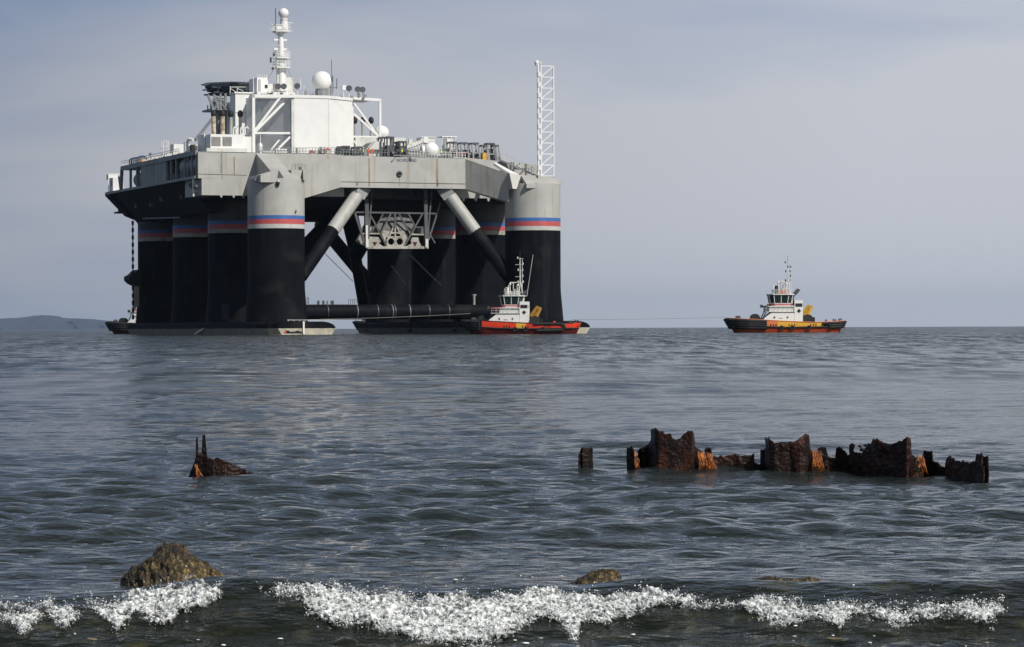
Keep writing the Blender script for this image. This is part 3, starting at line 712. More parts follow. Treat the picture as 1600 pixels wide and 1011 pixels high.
a, b = Z9(293, 570, VF-.4), Z9(325, 770, VF-.4); m = MB(); m.box((a.x, VF-.5, b.z), (b.x, VF-.42, a.z)); rp('cradle_shoe', m, [offwhite], cradle)

# ------------------------------------------------------------------ superstructure
def P2(px, v): p = PV(px, 200, v); return p.x
VH = 12.0
uA, uB = P2(461, VH), P2(515, VH)
C1 = None
for L in np.linspace(5, 14, 200):      # chamfer that ends where the lit face ends
    q = O + Vector((cu*(uB+L*.8) - su*(VH+L*.6), su*(uB+L*.8) + cu*(VH+L*.6), 0))
    if q.x/q.y*F + 800 >= 553.5: C1 = (uB+L*.8, VH+L*.6); break
if C1 is None: C1 = (uB+7, VH+5)
ZH = PV(461, 149, VH).z
hp_ = [(uA, VH), (uB, VH), C1, (C1[0], 44), (.3, 44), (.3, 23.2)]
m = MB(); m.prism(hp_, ZD, ZH-.5); hang = rp('hangar', m, [white])
m = MB(); m.prism([(a+(.12 if i in (1, 2, 3) else -.12), b-(.12 if i < 3 else -.12)) for i, (a, b) in enumerate(hp_)], ZH-.48, ZH+.1); rp('roof', m, [white], hang)
m = MB()
for k in range(26): z = ZD+.4+k*.41; m.bar((uA-.60, 12.7, z), (.37, 22.6, z), .05, .34)
rp('corrugated_wall', m, [corr], hang)
m = MB(); m.box((uA-.55, VH+.02, ZD), (uA-.02, VH+.5, ZH-.55)); rp('corner_column', m, [offwhite], hang)
for u in (uA, ): pass
m = MB(); m.box((uB-.04, VH-.05, ZD), (uB+.04, VH-.002, ZH-.5)); rp('corner_trim', m, [offwhite], hang)
# port frame
u_p = P2(397, VH); zt = ZH-.1
m = MB(); m.box((u_p-.28, VH-.3, ZD), (u_p+.28, VH+.3, zt)); fr_ = rp('portal_frame', m, [white], hang)
def hb(a, b, w, va=VH, vb=None, mt=white, name='frame_member', par=None):
    m = MB(); m.bar(PV(*a, va), PV(*b, va if vb is None else vb), w); return rp(name, m, [mt], par or fr_)
hb((395, 150), (461, 150.5), .6); hb((399, 152), (440, 152.5), .3, VH+3); hb((399, 204), (438, 153), .45); hb((399, 206), (449, 156), .45, VH, VH+1)
hb((399, 208), (454, 208), .4); hb((454, 214), (431, 237), .4); hb((440, 215), (423, 236), .3, VH+1)
# starboard frame
u_s = P2(595, VH+6); m = MB(); m.box((u_s-.22, VH+5.8, ZD), (u_s+.22, VH+6.2, PV(595, 156, VH+6).z)); f2 = rp('portal_frame', m, [white], hang)
VS = VH+6
for a, b, w in (((553, 153.5), (596, 156.5), .55), ((554, 161), (592, 213), .35), ((554, 178), (590, 211), .4), ((553, 213.5), (592, 214), .35), ((554, 220), (562, 232), .25)):
    hb(a, b, w, VS, par=f2)
m = MB(); m.box((P2(553, VS)+.1, VS, PV(570, 155, VS).z-.1), (u_s-1, VS+8, PV(570, 155, VS).z+.2)); rp('roof_walkway', m, [offwhite], hang)
# accommodation block and tower to port
uT0, uT1 = P2(369, 23), P2(398.5, 23); ZT = PV(369, 146, 23).z
m = MB(); m.box((uT0, 23, ZD), (uT1, 27, ZT)); tw = rp('accommodation_tower', m, [white])
for z in (41.0, 43.8): mm = MB(); mm.box((uT0-.05, 22.93, z), (uT1, 22.98, z+.1)); rp('deck_seam', mm, [louvre], tw)
m = MB(); m.box((uT0-.2, 22.8, ZT+.01), (uT1+.1, 27.2, ZT+.3)); rp('roof', m, [white], tw)
u0, u1 = P2(330, 10), P2(381, 10); zb = PV(330, 209.5, 10).z
m = MB(); m.box((u0, 10, ZD+.2), (u1, 17, zb)); bx_ = rp('engine_house', m, [white])
for a, b in ((329.5+2, 346), (349, 363.5)):
    ua_, ub_ = P2(a, 9.9), P2(b, 9.9); z1, z0 = PV(a, 213.5, 9.9).z, PV(a, 228, 9.9).z
    m = MB(); m.box((ua_, 9.93, z0), (ub_, 9.98, z1))
    k = z0+.1
    while k < z1: m.box((ua_+.05, 9.85, k), (ub_-.05, 9.92, k+.06)); k += .17
    rp('louvre', m, [louvre], bx_)
m = MB(); m.box((P2(320, 14), 14, ZD+.2), (u0-.05, 19, zb+.2)); rp('engine_house', m, [white])
m = MB(); m.box((u1+.05, 11, ZD+.2), (P2(394, 11), 16, zb-.3)); rp('engine_house', m, [white])
m = MB(); m.box((P2(322, 9.5), 8.6, ZD+.2), (P2(385, 9.5), 9.8, ZD+.9)); rp('pipe_rack', m, [offwhite])
for px in (366, 377, 384):
    p = PV(px, 208, 12); m = MB(); m.path([p+Vector((0,0,-.3)), p+Vector((0,0,.9)), p+Vector((.35,0,1.25)), p+Vector((.7,0,.9))], .14); rp('gooseneck_vent', m, [white])
for px, mt in ((335, rustpipe), (349, rustpipe), (362, louvre), (376.5, louvre)):
    p, q = PV(px, 210, 15.5), PV(px, 181, 15.5)
    m = MB(); m.tube(p, q, .45 if mt is rustpipe else .33, n=12); e = rp('exhaust_pipe', m, [mt])
    m = MB(); m.sphere(q+Vector((0,0,.35)), .72, 12, sc=(.8, .8, 1.1)); rp('exhaust_cap', m, [blacks], e)
for px in (555.5, 568, 581):
    p, q = PV(px, 214, 30), PV(px, 191, 30)
    m = MB(); m.tube(p, q, .3, n=10); e = rp('exhaust_pipe', m, [louvre])
    m = MB(); m.sphere(q+Vector((0,0,.35)), .72, 12, sc=(.8, .8, 1.1)); rp('exhaust_cap', m, [blacks], e)
# wide equipment behind the hangar to starboard
m = MB(); m.box((P2(552, 32), 30, ZD+.2), (P2(612, 32), 42, PV(560, 216, 32).z)); rp('deck_house', m, [offwhite])
# helideck on its tower
rr = 6.4
hc = Vector((P2(316, 44)+7.3, 44, PV(366, 132.5, 44).z))
oc = [(hc.x+rr*math.cos(R(22.5+45*k)), hc.y+rr*math.sin(R(22.5+45*k))) for k in range(8)]
oc = [(x-.0, y) for x, y in oc]
m = MB(); m.prism(oc, hc.z-.75, hc.z); hd = rp('helideck', m, [helimat])
m = MB()
for i in range(8):
    a, b = Vector((*oc[i], hc.z-.2)), Vector((*oc[(i+1)%8], hc.z-.2)); c0 = Vector((hc.x, hc.y, hc.z-.2))
    a2, b2 = a+(a-c0)*.13+Vector((0,0,.25)), b+(b-c0)*.13+Vector((0,0,.25))
    m.bar(a2, b2, .12)
    for k in range(7):
        m.bar(a.lerp(b, k/6), a2.lerp(b2, k/6), .08)
    for k in range(3): m.bar(a.lerp(a2, k/3), b.lerp(b2, k/3), .05)
rp('safety_net', m, [darksteel], hd)
m = MB(); ic_ = [(hc.x+(x-hc.x)*.93, hc.y+(y-hc.y)*.93) for x, y in oc]
for i in range(8):
    a, b = ic_[i], ic_[(i+1)%8]; m.bar((*a, hc.z-1.1), (*b, hc.z-1.1), .15, .6)
rp('edge_fascia', m, [helimat], hd)
m = MB()
for k in range(7):
    x = hc.x-rr*.8+k*rr*.26; m.bar((x, hc.y-rr*.62, hc.z-1.9), (x, hc.y+rr*.62, hc.z-1.9), .3); m.bar((x, hc.y-rr*.6, hc.z-1.9), (x+rr*.13, hc.y-rr*.6, hc.z-.7), .2); m.bar((x+rr*.26, hc.y-rr*.6, hc.z-1.9), (x+rr*.13, hc.y-rr*.6, hc.z-.7), .2)
for y in (-.6, 0, .6): m.bar((hc.x-rr*.9, hc.y+y*rr, hc.z-1.9), (hc.x+rr*.9, hc.y+y*rr, hc.z-1.9), .3); m.bar((hc.x-rr*.95, hc.y+y*rr, hc.z-.9), (hc.x+rr*.9, hc.y+y*rr, hc.z-.9), .25)
rp('underframe', m, [helimat], hd)
def h5(x, y, v=38): return PV(310+x/9.19, 110+y/9.19, v)
for v in (36, 44):
    m = MB()
    for a, b, w in (((150, 350), (230, 560), .45), ((230, 340), (300, 560), .35), ((330, 330), (330, 570), .35), ((400, 330), (400, 600), .45), ((225, 350), (400, 450), .3), ((200, 450), (330, 400), .3), ((330, 450), (230, 560), .25), ((300, 400), (400, 560), .25), ((300, 560), (300, 900), .35), ((400, 560), (400, 900), .4)):
        m.bar(h5(*a, v), h5(*b, v), w)
    rp('support_frame', m, [midsteel])
m = MB(); a, b = h5(135, 560), h5(380, 590); m.box((a.x, 34, b.z), (b.x, 42, a.z)); m.bar(h5(145, 500), h5(145, 560), .2); m.bar(h5(200, 590), h5(250, 640), .3)
a, b = h5(215, 430), h5(300, 560); m.box((a.x, 36, b.z), (b.x, 40, a.z)); rp('tower_platform', m, [midsteel])
m = MB(); a, b = h5(330, 380), h5(430, 900); m.box((a.x, 41, ZD), (b.x, 44, a.z)); rp('stair_tower', m, [sidegrey])
m = MB(); m.bar(h5(215, 690, 30), PV(306, 219, 26), .45); rp('stay', m, [midsteel])
m = MB(); m.bar(PV(361, 136, 30), PV(391, 136, 30), .12); m.bar(PV(361, 146, 30), PV(361, 135, 30), .15)
for px in (372, 387): m.bar(PV(px, 136, 30), PV(px, 146, 30), .12)
m.bar(PV(361, 138, 30), PV(372, 145, 30), .1); m.bar(PV(372, 138, 30), PV(387, 145, 30), .1); rp('railing', m, [offwhite])
# wheelhouse blocks on the roof
m = MB(); m.box((P2(403, 24), 24, ZH-.3), (P2(420, 24), 30, PV(403, 121, 24).z)); wh = rp('roof_cabin', m, [white])
a, b = PV(415.5, 132.5, 23.9), PV(419.5, 137.5, 23.9); m = MB(); m.box((a.x, 23.85, b.z), (b.x, 23.97, a.z)); rp('window', m, [glass], wh)
m = MB(); a, b = PV(405.5, 124, 23.9), PV(409, 143, 23.9); m.box((a.x, 23.88, b.z), (b.x, 23.97, a.z)); rp('door', m, [louvre], wh)
for k in range(5):
    p = PV(404+k*3.5, 121, 24); mm = MB(); mm.bar(p, p+Vector((0,0,.6)), .08); rp('rail_post', mm, [white], wh)
m = MB(); m.box((P2(403, 18), 18, ZH+.1), (P2(462, 18), 26, PV(430, 144, 18).z)); rp('roof_house', m, [white])
m = MB(); m.box((P2(448, 24), 24, ZH-.3), (P2(459, 24), 28, PV(450, 121, 24).z)); rp('roof_cabin', m, [offwhite])
m = MB(); m.box((P2(420, 25), 25, ZH), (P2(448, 25), 29, PV(430, 131, 25).z)); rp('roof_cabin', m, [offwhite])
# radar mast
VM = 24.0
def mp_(x, y, v=VM): return PV(400+x/6.74, y/6.74, v)
m = MB(); m.tube(mp_(283, 960), mp_(270, 330), .72, .5, 16); mast = rp('radar_mast', m, [white])
m = MB(); m.tube(mp_(237, 740), mp_(237, 950), .25); m.tube(mp_(312, 740), mp_(318, 950), .25); rp('mast_leg', m, [offwhite], mast)
for y in (610, 712, 330):
    a, b = mp_(210 if y > 400 else 200, y), mp_(345, y)
    mm = MB(); mm.box((a.x, VM-1.5, a.z-.12), (b.x, VM+1.5, a.z+.08)); pf = rp('mast_platform', mm, [white], mast)
    mm = MB(); top_ = a.z+1.25
    n_ = 8
    mm.bar((a.x, VM-1.5, top_), (a.x, VM+1.5, top_), .08)
    for k in range(n_+1): u = a.x+(b.x-a.x)*k/n_; mm.bar((u, VM-1.5, a.z), (u, VM-1.5, top_), .08); mm.bar((u, VM+1.5, a.z), (u, VM+1.5, top_), .07)
    for z in (top_, a.z+.7): mm.bar((a.x, VM-1.5, z), (b.x, VM-1.5, z), .08); mm.bar((a.x, VM+1.5, z), (b.x, VM+1.5, z), .08)
    rp('platform_rail', mm, [white], pf)
for y, x0, x1 in ((420, 195, 335), (517, 195, 335), (480, 240, 300), (395, 250, 290)):
    mm = MB(); mm.bar(mp_(x0, y), mp_(x1, y), .22); mm.box((mp_(x0, y).x, VM-.2, mp_(x0, y).z-.15), (mp_(x0+45, y).x, VM+.2, mp_(x0, y).z+.2)); mm.box((mp_(x1-45, y).x, VM-.2, mp_(x0, y).z-.15), (mp_(x1, y).x, VM+.2, mp_(x0, y).z+.2)); rp('crosstree', mm, [white], mast)
for a, b in (((150, 305), (210, 318)), ((165, 245), (215, 290)), ((335, 325), (400, 326)), ((340, 240), (400, 242)), ((160, 600), (200, 612)), ((165, 640), (210, 600)), ((170, 690), (215, 715)), ((180, 735), (240, 700)), ((340, 560), (345, 610))):
    mm = MB(); mm.bar(mp_(*a), mp_(*b), .16); rp('antenna_arm', mm, [offwhite], mast)
for x, y in ((165, 630), (185, 735), (200, 590), (165, 660)):
    mm = MB(); p = mp_(x, y); mm.tube(p, p+Vector((0,0,.5)), .2); rp('signal_lamp', mm, [darksteel], mast)
m = MB(); m.bar(mp_(200, 335), mp_(260, 380), .3); m.bar(mp_(320, 335), mp_(275, 380), .3); m.bar(mp_(205, 615), mp_(262, 650), .25); m.bar(mp_(345, 615), mp_(280, 650), .25); m.bar(mp_(205, 715), mp_(262, 750), .25); m.bar(mp_(345, 715), mp_(285, 750), .25); rp('knee_brace', m, [white], mast)
m = MB(); m.tube(mp_(305, 330), mp_(305, 195), .75, n=14); m.box((mp_(282, 205).x, VM-.8, mp_(282, 205).z-.1), (mp_(330, 205).x, VM+.8, mp_(330, 205).z+.1)); m.tube(mp_(340, 230), mp_(345, 310), .1); rp('dome_pedestal', m, [white], mast)
p = mp_(302, 140); m = MB(); m.sphere(p, 1.02*7.9/7.9, 20, z0=-.9); m.v = [(p.x+(a-p.x), b, c) for a, b, c in m.v]; rp('radar_dome', m, [white], mast)
m = MB(); m.tube(mp_(219, 300), mp_(218, 85), .09, n=6); rp('whip_antenna', m, [mat('blue_antenna', (.05, .09, .25))], mast)
m = MB(); m.box((mp_(225, 270).x, VM-.4, mp_(225, 310).z), (mp_(285, 270).x, VM+.4, mp_(225, 275).z)); rp('antenna_box', m, [white], mast)
m = MB()
for x in (480, 355, 515): m.tube(mp_(x, 940), mp_(x, 830 if x == 480 else 900), .07, n=5)
m.tube(PV(397.5, 146, 24), PV(397.5, 120, 24), .07, n=5); rp('whip_antenna', m, [white])
# stays of the mast
m = MB(); m.tube(mp_(345, 730), mp_(400, 850), .04, n=4); m.tube(mp_(200, 730), mp_(120, 850), .04, n=4); rp('stay', m, [midsteel], mast)
# big radome
p = PV(504.3, 127, 20); m = MB(); m.sphere(p, 2.0, 32, z0=-.86); o = rp('radome', m, [white], recalc=False)
q = PV(504.3, 143.5, 20); m = MB(); m.tube((p.x, 20, ZH), (p.x, 20, q.z+.4), 1.35, n=24); rp('radome_base', m, [midsteel], o)
p = PV(597, 208, 26); m = MB(); m.sphere(p, 1.55, 24, z0=-.9); o = rp('radome', m, [white], recalc=False); m = MB(); m.tube((p.x, 26, ZD), (p.x, 26, p.z-1.2), 1.0, n=16); rp('radome_base', m, [white], o)
# lattice whip beside the radome
m = MB(); a = PV(519.5, 146, 19); b = PV(519.5, 118, 19)
for dx in (-.28, .28): m.bar(a+Vector((dx,0,0)), b+Vector((dx,0,0)), .09)
for k in range(9): t0_, t1_ = k/9, (k+1)/9; m.bar(a.lerp(b, t0_)+Vector((-.28,0,0)), a.lerp(b, t1_)+Vector((.28,0,0)), .06); m.bar(a.lerp(b, t1_)+Vector((-.28,0,0)), a.lerp(b, t1_)+Vector((.28,0,0)), .06)
m.tube(b, PV(519.5, 93, 19), .06, n=5); m.bar(PV(517, 137, 19), PV(528, 137, 19), .12); m.tube(PV(527.5, 139, 19), PV(527.5, 123, 19), .08, n=5); m.box(PV(518, 124, 19)-Vector((.1,.2,.5)), PV(521, 122, 19)+Vector((0,.2,.2))); rp('lattice_antenna', m, [darksteel])
# floodlights
for px, py, v in ((436, 136, 16), (445, 136, 16), (466, 135.5, 16), (547, 139, 20), (560.5, 140.5, 20), (568, 141, 20)):
    p = PV(px, py, v); m = MB(); m.bar((p.x, v, ZH), p, .14); f_ = rp('floodlight', m, [offwhite])
    m = MB(); m.tube(p+Vector((-.15,-.35,.1)), p+Vector((.15,.45,-.1)), .62, .35, 14); rp('lamp_head', m, [darksteel], f_)
m = MB()
for k in range(26):
    u = uA-6+k*.9+random.random()*.3
    if u < C1[0]+4: h = .4+random.random()*1.3; v = VH+2+random.random()*8; m.box((u, v, ZH+.1), (u+.25+random.random()*.5, v+.5, ZH+.1+h*.6)); m.bar((u, v, ZH), (u, v, ZH+h), .08)
rp('roof_equipment', m, [midsteel])
p = PV(538, 138, 18); m = MB(); m.bar((p.x, 18, ZH), p, .12); m.box(p-Vector((.3,.3,.3)), p+Vector((.4,.4,.6))); rp('antenna_box', m, [white])
m = MB()
for k in range(21): u = uA-8.3+k*1.02; m.bar((u, VH-.1, ZH+.1), (u, VH-.1, ZH+1.0), .06)
rp('roof_rail', m, [offwhite])

# ------------------------------------------------------------------ deck edge, starboard deck
def rail(a, b, n_, h=1.1, mt=midsteel, w=.08):
    m = MB()
    for k in range(n_+1): p = a.lerp(b, k/n_); m.bar(p, p+Vector((0,0,h)), w)
    for hh in (h, h*.55): m.bar(a+Vector((0,0,hh)), b+Vector((0,0,hh)), w)
    return rp('railing', m, [mt])
rail(PV(405, 243, 8.1), PV(533, 243, 8.1), 26, 1.5)
rail(Vector((-13.4, 22, ZD+.55)), Vector((-13.4, 72, ZD+.55)), 30, .9, offwhite)
rail(PV(533, 243, 6.0), PV(607, 243.5, 6.0), 16, 1.2)
rail(PV(640, 245, 6.0), PV(728, 248, 6.0), 20, 1.2, offwhite)
m = MB(); a = PV(412, 243, 8.8); b = PV(460, 233, 8.8); m.box((a.x, 8.6, ZD+.2), (P2(430, 8.6), 9.2, b.z-.3)); m.box((P2(432, 8.6), 8.6, ZD+.2), (P2(450, 8.6), 9.2, b.z)); rp('wash_screen', m, [corr])
m = MB(); m.box((P2(465, 10), 9.5, ZD+.2), (P2(477, 10), 11, ZD+1.3)); m.box((P2(487, 10), 9.5, ZD+.2), (P2(500, 10), 11, ZD+.9)); m.box((P2(502, 9), 8.5, ZD+.2), (P2(510, 9), 10, ZD+1.5)); rp('winch_house', m, [offwhite])
p = PV(407.8, 243, 9); m = MB(); m.tube(p, p+Vector((0,0,2.0)), .42, n=10); m.sphere(p+Vector((0,0,2.0)), .42, 10); m.tube(p+Vector((0,0,2.2)), PV(407.8, 211, 9), .08, n=5); rp('vent_post', m, [white])
for px, py in ((488.5, 238), (512.5, 234)):
    p = PV(px, py, 9); m = MB(); m.box(p-Vector((.55,.4,.1)), p+Vector((.55,.4,.12))); m.box(p-Vector((.7,.5,1.2)), p+Vector((.7,.3,-.12)), 1); m.sphere(p, .45, 10, z0=0.0); rp('life_raft_canister', m, [redpaint, offwhite])
m = MB(); p = PV(512, 237, 8.5)
for dx in (-1.2, -.6, 0): m.bar(p+Vector((dx-.6,0,-.8)), p+Vector((dx-.6,0,.6)), .1)
rp('rail_post', m, [darksteel])
# dark gantry frames
def gantry(px0, px1, ytop, ybot, lean, v=9.0, mt=gantgrey, mid=True):
    a, b = PV(px0, ytop, v), PV(px1, ytop, v); zb_ = min(PV(px0, ybot, v).z, ZD+.1)
    root = None; ln = lean/7.9
    for dv in (0, 1.7):
        for u in (a.x, b.x):
            m = MB(); m.bar((u+ln, v+dv, zb_), (u, v+dv, a.z), .26)
            if root is None: root = rp('gantry_frame', m, [mt])
            else: rp('leg', m, [mt], root)
        m = MB(); m.bar((a.x-.1, v+dv, a.z), (b.x+.1, v+dv, a.z), .34); rp('top_beam', m, [darksteel], root)
        if mid: zm = (a.z*.45+zb_*.55); m = MB(); m.bar((a.x+ln*.5, v+dv, zm), (b.x+ln*.5, v+dv, zm), .22); rp('cross_beam', m, [mt], root)
    for u in (a.x, b.x): m = MB(); m.bar((u, v, a.z), (u, v+1.7, a.z), .28); rp('top_beam', m, [darksteel], root)
    return root
for g in ((704, 714, 222.5, 246, 0), (720.5, 731, 223.5, 250, 3), (738, 748, 224, 251, 3.5), (753.5, 761.5, 227.5, 250, 2), (762.5, 773, 224.5, 254, 4), (772.5, 779.5, 227.5, 254, 4.5)): gantry(*g)
for g in ((606, 616, 214.5, 243, -1, 11), (596.5, 602, 215, 243, -1, 11), (620, 624, 222.5, 243, 0, 11), (625.5, 635.5, 221.5, 243.5, 1, 8.5)): gantry(*g, mt=darksteel)
for g in ((530, 535, 231.5, 242, -1), (538, 547, 229, 242, -.5), (554, 558.5, 230.5, 242, -.5), (559.5, 566, 230, 242, -.5)): gantry(*g, v=8.0, mt=darksteel)
m = MB()
for px in (532, 541, 556, 609, 613, 621, 630, 708, 726, 743, 766): 
    p = PV(px, 243, 10); m.box((p.x-.5, 9.6, ZD), (p.x+.6, 11, ZD+.9+random.random()*1.3)); m.tube((p.x+.3, 9.4, ZD+.5), (p.x+1.2, 9.4, ZD+.5), .4, n=10)
rp('deck_machinery', m, [darksteel])
m = MB(); a, b = PV(635, 234.5, 12), PV(658, 243, 12); m.box((a.x, 12, ZD), (b.x, 13, a.z)); m.bar((a.x-1, 11.9, a.z), (b.x, 11.9, a.z), .3, .2); rp('wash_screen', m, [mat('dull_grey_screen', (.22, .22, .21), .6)])
for px0, px1, y0, v in ((577, 606, 234, 12), (617, 635, 215, 16), (584, 607, 222, 24)):
    m = MB(); a, b = PV(px0, y0, v), PV(px1, y0, v); m.box((a.x, v, ZD), (b.x, v+3, a.z)); rp('deck_house', m, [offwhite])
a, b = PV(585, 228.5, 11.5), PV(604, 234, 11.5); c_ = PV(594, 221, 11.5)
m = MB(); m.prism([(a.x-1, b.z), (b.x+.5, b.z), (c_.x+.5, c_.z), (c_.x-.8, c_.z)], 11.2, 14, fn=lambda p_, q_, z: (p_, z, q_)); rp('hatch_cover', m, [offwhite])
# white tanks and drums
p = PV(675, 234.5, 8.6); m = MB(); m.sphere(p, 1.5, 26, z0=-.9, sc=(1, .8, 1)); m.tube((p.x-1.9, 9.2, ZD+1.1), (p.x-.2, 9.2, ZD+1.1), .95, n=18); o = rp('white_tank', m, [white], recalc=False)
a, b = PV(659, 214.5, 14), PV(681, 224, 14); m = MB(); m.box((a.x, 14, b.z), (b.x, 17, a.z)); m.bar((a.x+.3, 14, ZD), (a.x+.3, 14, b.z), .3); m.bar((b.x-.3, 14, ZD), (b.x-.3, 14, b.z), .3); rp('cable_drum_house', m, [offwhite])
m = MB(); m.tube((a.x+.9, 13.6, b.z+.6), (a.x+.9, 14, b.z+.6), .6, n=14); m.bar((a.x, 13.9, a.z+.06), (b.x, 13.9, a.z+.06), .15); rp('drum', m, [white])
a, b = PV(689.5, 213, 14), PV(713, 215, 14)
m = MB(); m.box((a.x, 13, b.z), (b.x, 16, a.z)); rp('platform_top', m, [white])
m = MB(); m.tube((a.x+1.5, 14, ZD), (a.x+1.5, 14, b.z-.3), 1.05, n=20); m.tube((a.x+.8, 12.6, ZD+.1), (a.x+.8, 12.6, ZD+2.6), .7, n=14); rp('white_tank', m, [white])
m = MB()
for k in range(4): m.bar((a.x+.1+k*.9, 13, ZD), (a.x+.1+k*.9, 13, b.z), .14)
m.bar((a.x, 13, ZD+2.4), (b.x, 13, ZD+2.4), .12); rp('platform_leg', m, [offwhite])
m = MB(); a = PV(636, 228, 14); b = PV(660, 219, 14)
for k in range(7): p = a.lerp(b, k/6); m.bar((p.x, 14, ZD+1.4), p+Vector((0,0,.2)), .12); m.box(p-Vector((.3,.3,.6)), p+Vector((.25,.3,.1)))
m.bar(a, b, .2); m.bar(a-Vector((0,0,.8)), b-Vector((0,0,.8)), .15); m.bar(PV(642, 217, 14), PV(642, 226, 14), .7); rp('pipe_manifold', m, [offwhite])
a, b = PV(755.5, 240.5, 8.2), PV(761.5, 254, 8.2); m = MB(); m.box((a.x, 8.2, 33.2), (b.x, 9.0, a.z)); m.tube(((a.x+b.x)/2, 8.6, a.z), ((a.x+b.x)/2, 8.6, a.z+.3), .25); rp('yellow_cabinet', m, [yellow])
a = PV(720, 239, 9); b = PV(727, 239, 9); m = MB(); m.bar(a, b, .25); rp('red_rail', m, [redpaint])
# lattice mast on the starboard column
um = P2(844, 1.0); u2 = P2(866, 1.0); zt0, zb0 = PV(844, 103, 1).z, 29.5
m = MB(); m.tube((um-.28, 1, zb0), (um-.28, 1, zt0+.4), .2, n=10); m.tube((um+.35, 1, zb0), (um+.35, 1, zt0), .16, n=8)
for k in range(11): m.tube((um-.15, 1, zb0+.6+k*2.05), (um-.15, 1, zb0+1.5+k*2.05), .36, n=10)
lm = rp('lattice_mast', m, [white])
m = MB(); m.tube((u2, 1, zb0), (u2, 1, zt0), .17, n=8); rp('chord', m, [white], lm)
nb = 11; hgt = (zt0 - PV(850, 275, 1).z)/10
for k in range(nb):
    z1 = zt0 - k*hgt
    m = MB(); m.bar((um+.3, 1, z1), (u2, 1, z1), .17); rp('rung', m, [white], lm)
    if k < 10: m = MB(); m.bar((um+.3, 1, z1-hgt), (u2, 1, z1), .16); rp('diagonal', m, [white], lm)
m = MB(); m.bar((um+1.5, 1, zb0), (u2, 1, zt0-10*hgt-.5), .15); rp('diagonal', m, [white], lm)
p = PV(840, 98.5, 1); m = MB(); m.lathe([(.3, -.5), (.42, 0), (.5, .35), (.1, .5)], p, 12); m.tube(p+Vector((.8,0,-.2)), p+Vector((.8,0,.3)), .15); rp('beacon', m, [white], lm)
# things on the port deck
def pc(px, py): 
    return PU(px, py, -12)
a, b = PV(272.5, 225, 40), PV(308, 240, 40)
m = MB(); m.box((a.x, 40, ZD), (a.x+6.5, 43, a.z)); rp('white_deck_house', m, [white])
m = MB(); a, b = PV(256, 220.5, 46), PV(264, 234, 46)
for u in (a.x, b.x): m.bar((u, 46, ZD), (u, 46, a.z), .15); m.bar((u, 47.5, ZD), (u, 47.5, a.z), .15)
for k in range(5): z = ZD+(a.z-ZD)*k/4; m.bar((a.x, 46, z), (b.x, 46, z), .12)
m.bar((a.x, 46, ZD), (b.x, 46, a.z), .1); rp('lattice_stand', m, [offwhite])
a = PU(306, 232, -12.5); m = MB(); m.tube((-12.5, 20, ZD+.3), (-12.5, 20, ZD+2.6), .5, n=12); m.path([(-12.5, 20, ZD+2.2), (-12.1, 19, ZD+3.2), (-11.6, 18, ZD+2.9)], .3); m.box((-12.3, 17, ZD+.2), (-11, 19, ZD+1.8)); rp('crane_pedestal', m, [white])
m = MB(); m.box((-12.6, 15.4, ZD+.2), (-11.9, 16.6, ZD+1.9)); rp('hose_reel', m, [blacks])
m = MB()
for k in range(28):
    v = 24+k*1.35+random.random(); h = .4+random.random()*1.0; m.box((-12.4+random.random(), v, ZD+.2), (-11.2+random.random(), v+.6, ZD+.2+h))
rp('deck_fittings', m, [offwhite])
for px, w_ in ((215, 2.0), (226, 1.6)):
    v = PU(px, 248, -11).y; m = MB(); m.tube((-11.6, v-w_, ZD+1.2), (-11.6, v+w_*.6, ZD+1.2), .95, n=16); rp('blue_drum', m, [mat('dark_blue_tarpaulin', (.02, .04, .10), .7)])
v = PU(222, 250, -12.6).y; m = MB(); m.box((-12.9, v-1.5, ZD+.2), (-12.2, v+1.2, ZD+1.3)); rp('crate', m, [mat('tan_cover', (.55, .36, .22), .8)])
m = MB(); p = PU(236, 240, -12); m.tube((-12, p.y, ZD), (-12, p.y, ZD+1.9), .1, n=6); m.sphere((-12, p.y, ZD+2), .35, 8); p = PU(294, 228, -12); m.tube((-12, p.y, ZD), (-12, p.y, ZD+3), .08, n=5); rp('lamp_post', m, [midsteel])
# white work cage at the port quarter
v0, v1 = 79.0, 86.0; m = MB(); m.box((-13.6, v0+.2, 30.6), (-11.5, v0+3.6, 33.4)); cg = rp('work_cabin', m, [white])
m = MB(); m.box((-13.66, v0+1, 31.7), (-13.62, v0+2.6, 32.8)); rp('window', m, [glass], cg)
m = MB(); a = PV(170.5, 298, 84); b = PV(193, 272, 84)
for u in (a.x, a.x+1.3, a.x+2.2, b.x): m.bar((u, 84, 30.5), (u, 84, b.z), .14)
for z in (31.4, 32.2, 33.2, b.z-.8, b.z): m.bar((a.x, 84, z), (b.x, 84, z), .14)
m.box((a.x, 84, b.z-1.2), (a.x+2.2, 86, b.z-.1)); rp('cage', m, [white], cg)
m = MB(); m.box((a.x-.1, 83, 29.7), (b.x+.3, 87, 30.5)); m.prism([(a.x, 29.7), (b.x+.3, 29.7), (b.x+3.5, 24.5), (b.x+1, 25.5)], 83, 87, fn=lambda p_, q_, z: (p_, z, q_)); rp('cage_floor', m, [undergrey], cg)
m = MB(); m.lathe([(3.5, 20.8), (5.2, 24), (6.6, 27)], (-.3, 90.5, 0), 24); rp('haunch', m, [sidegrey], cols[('l', 3)], recalc=False)
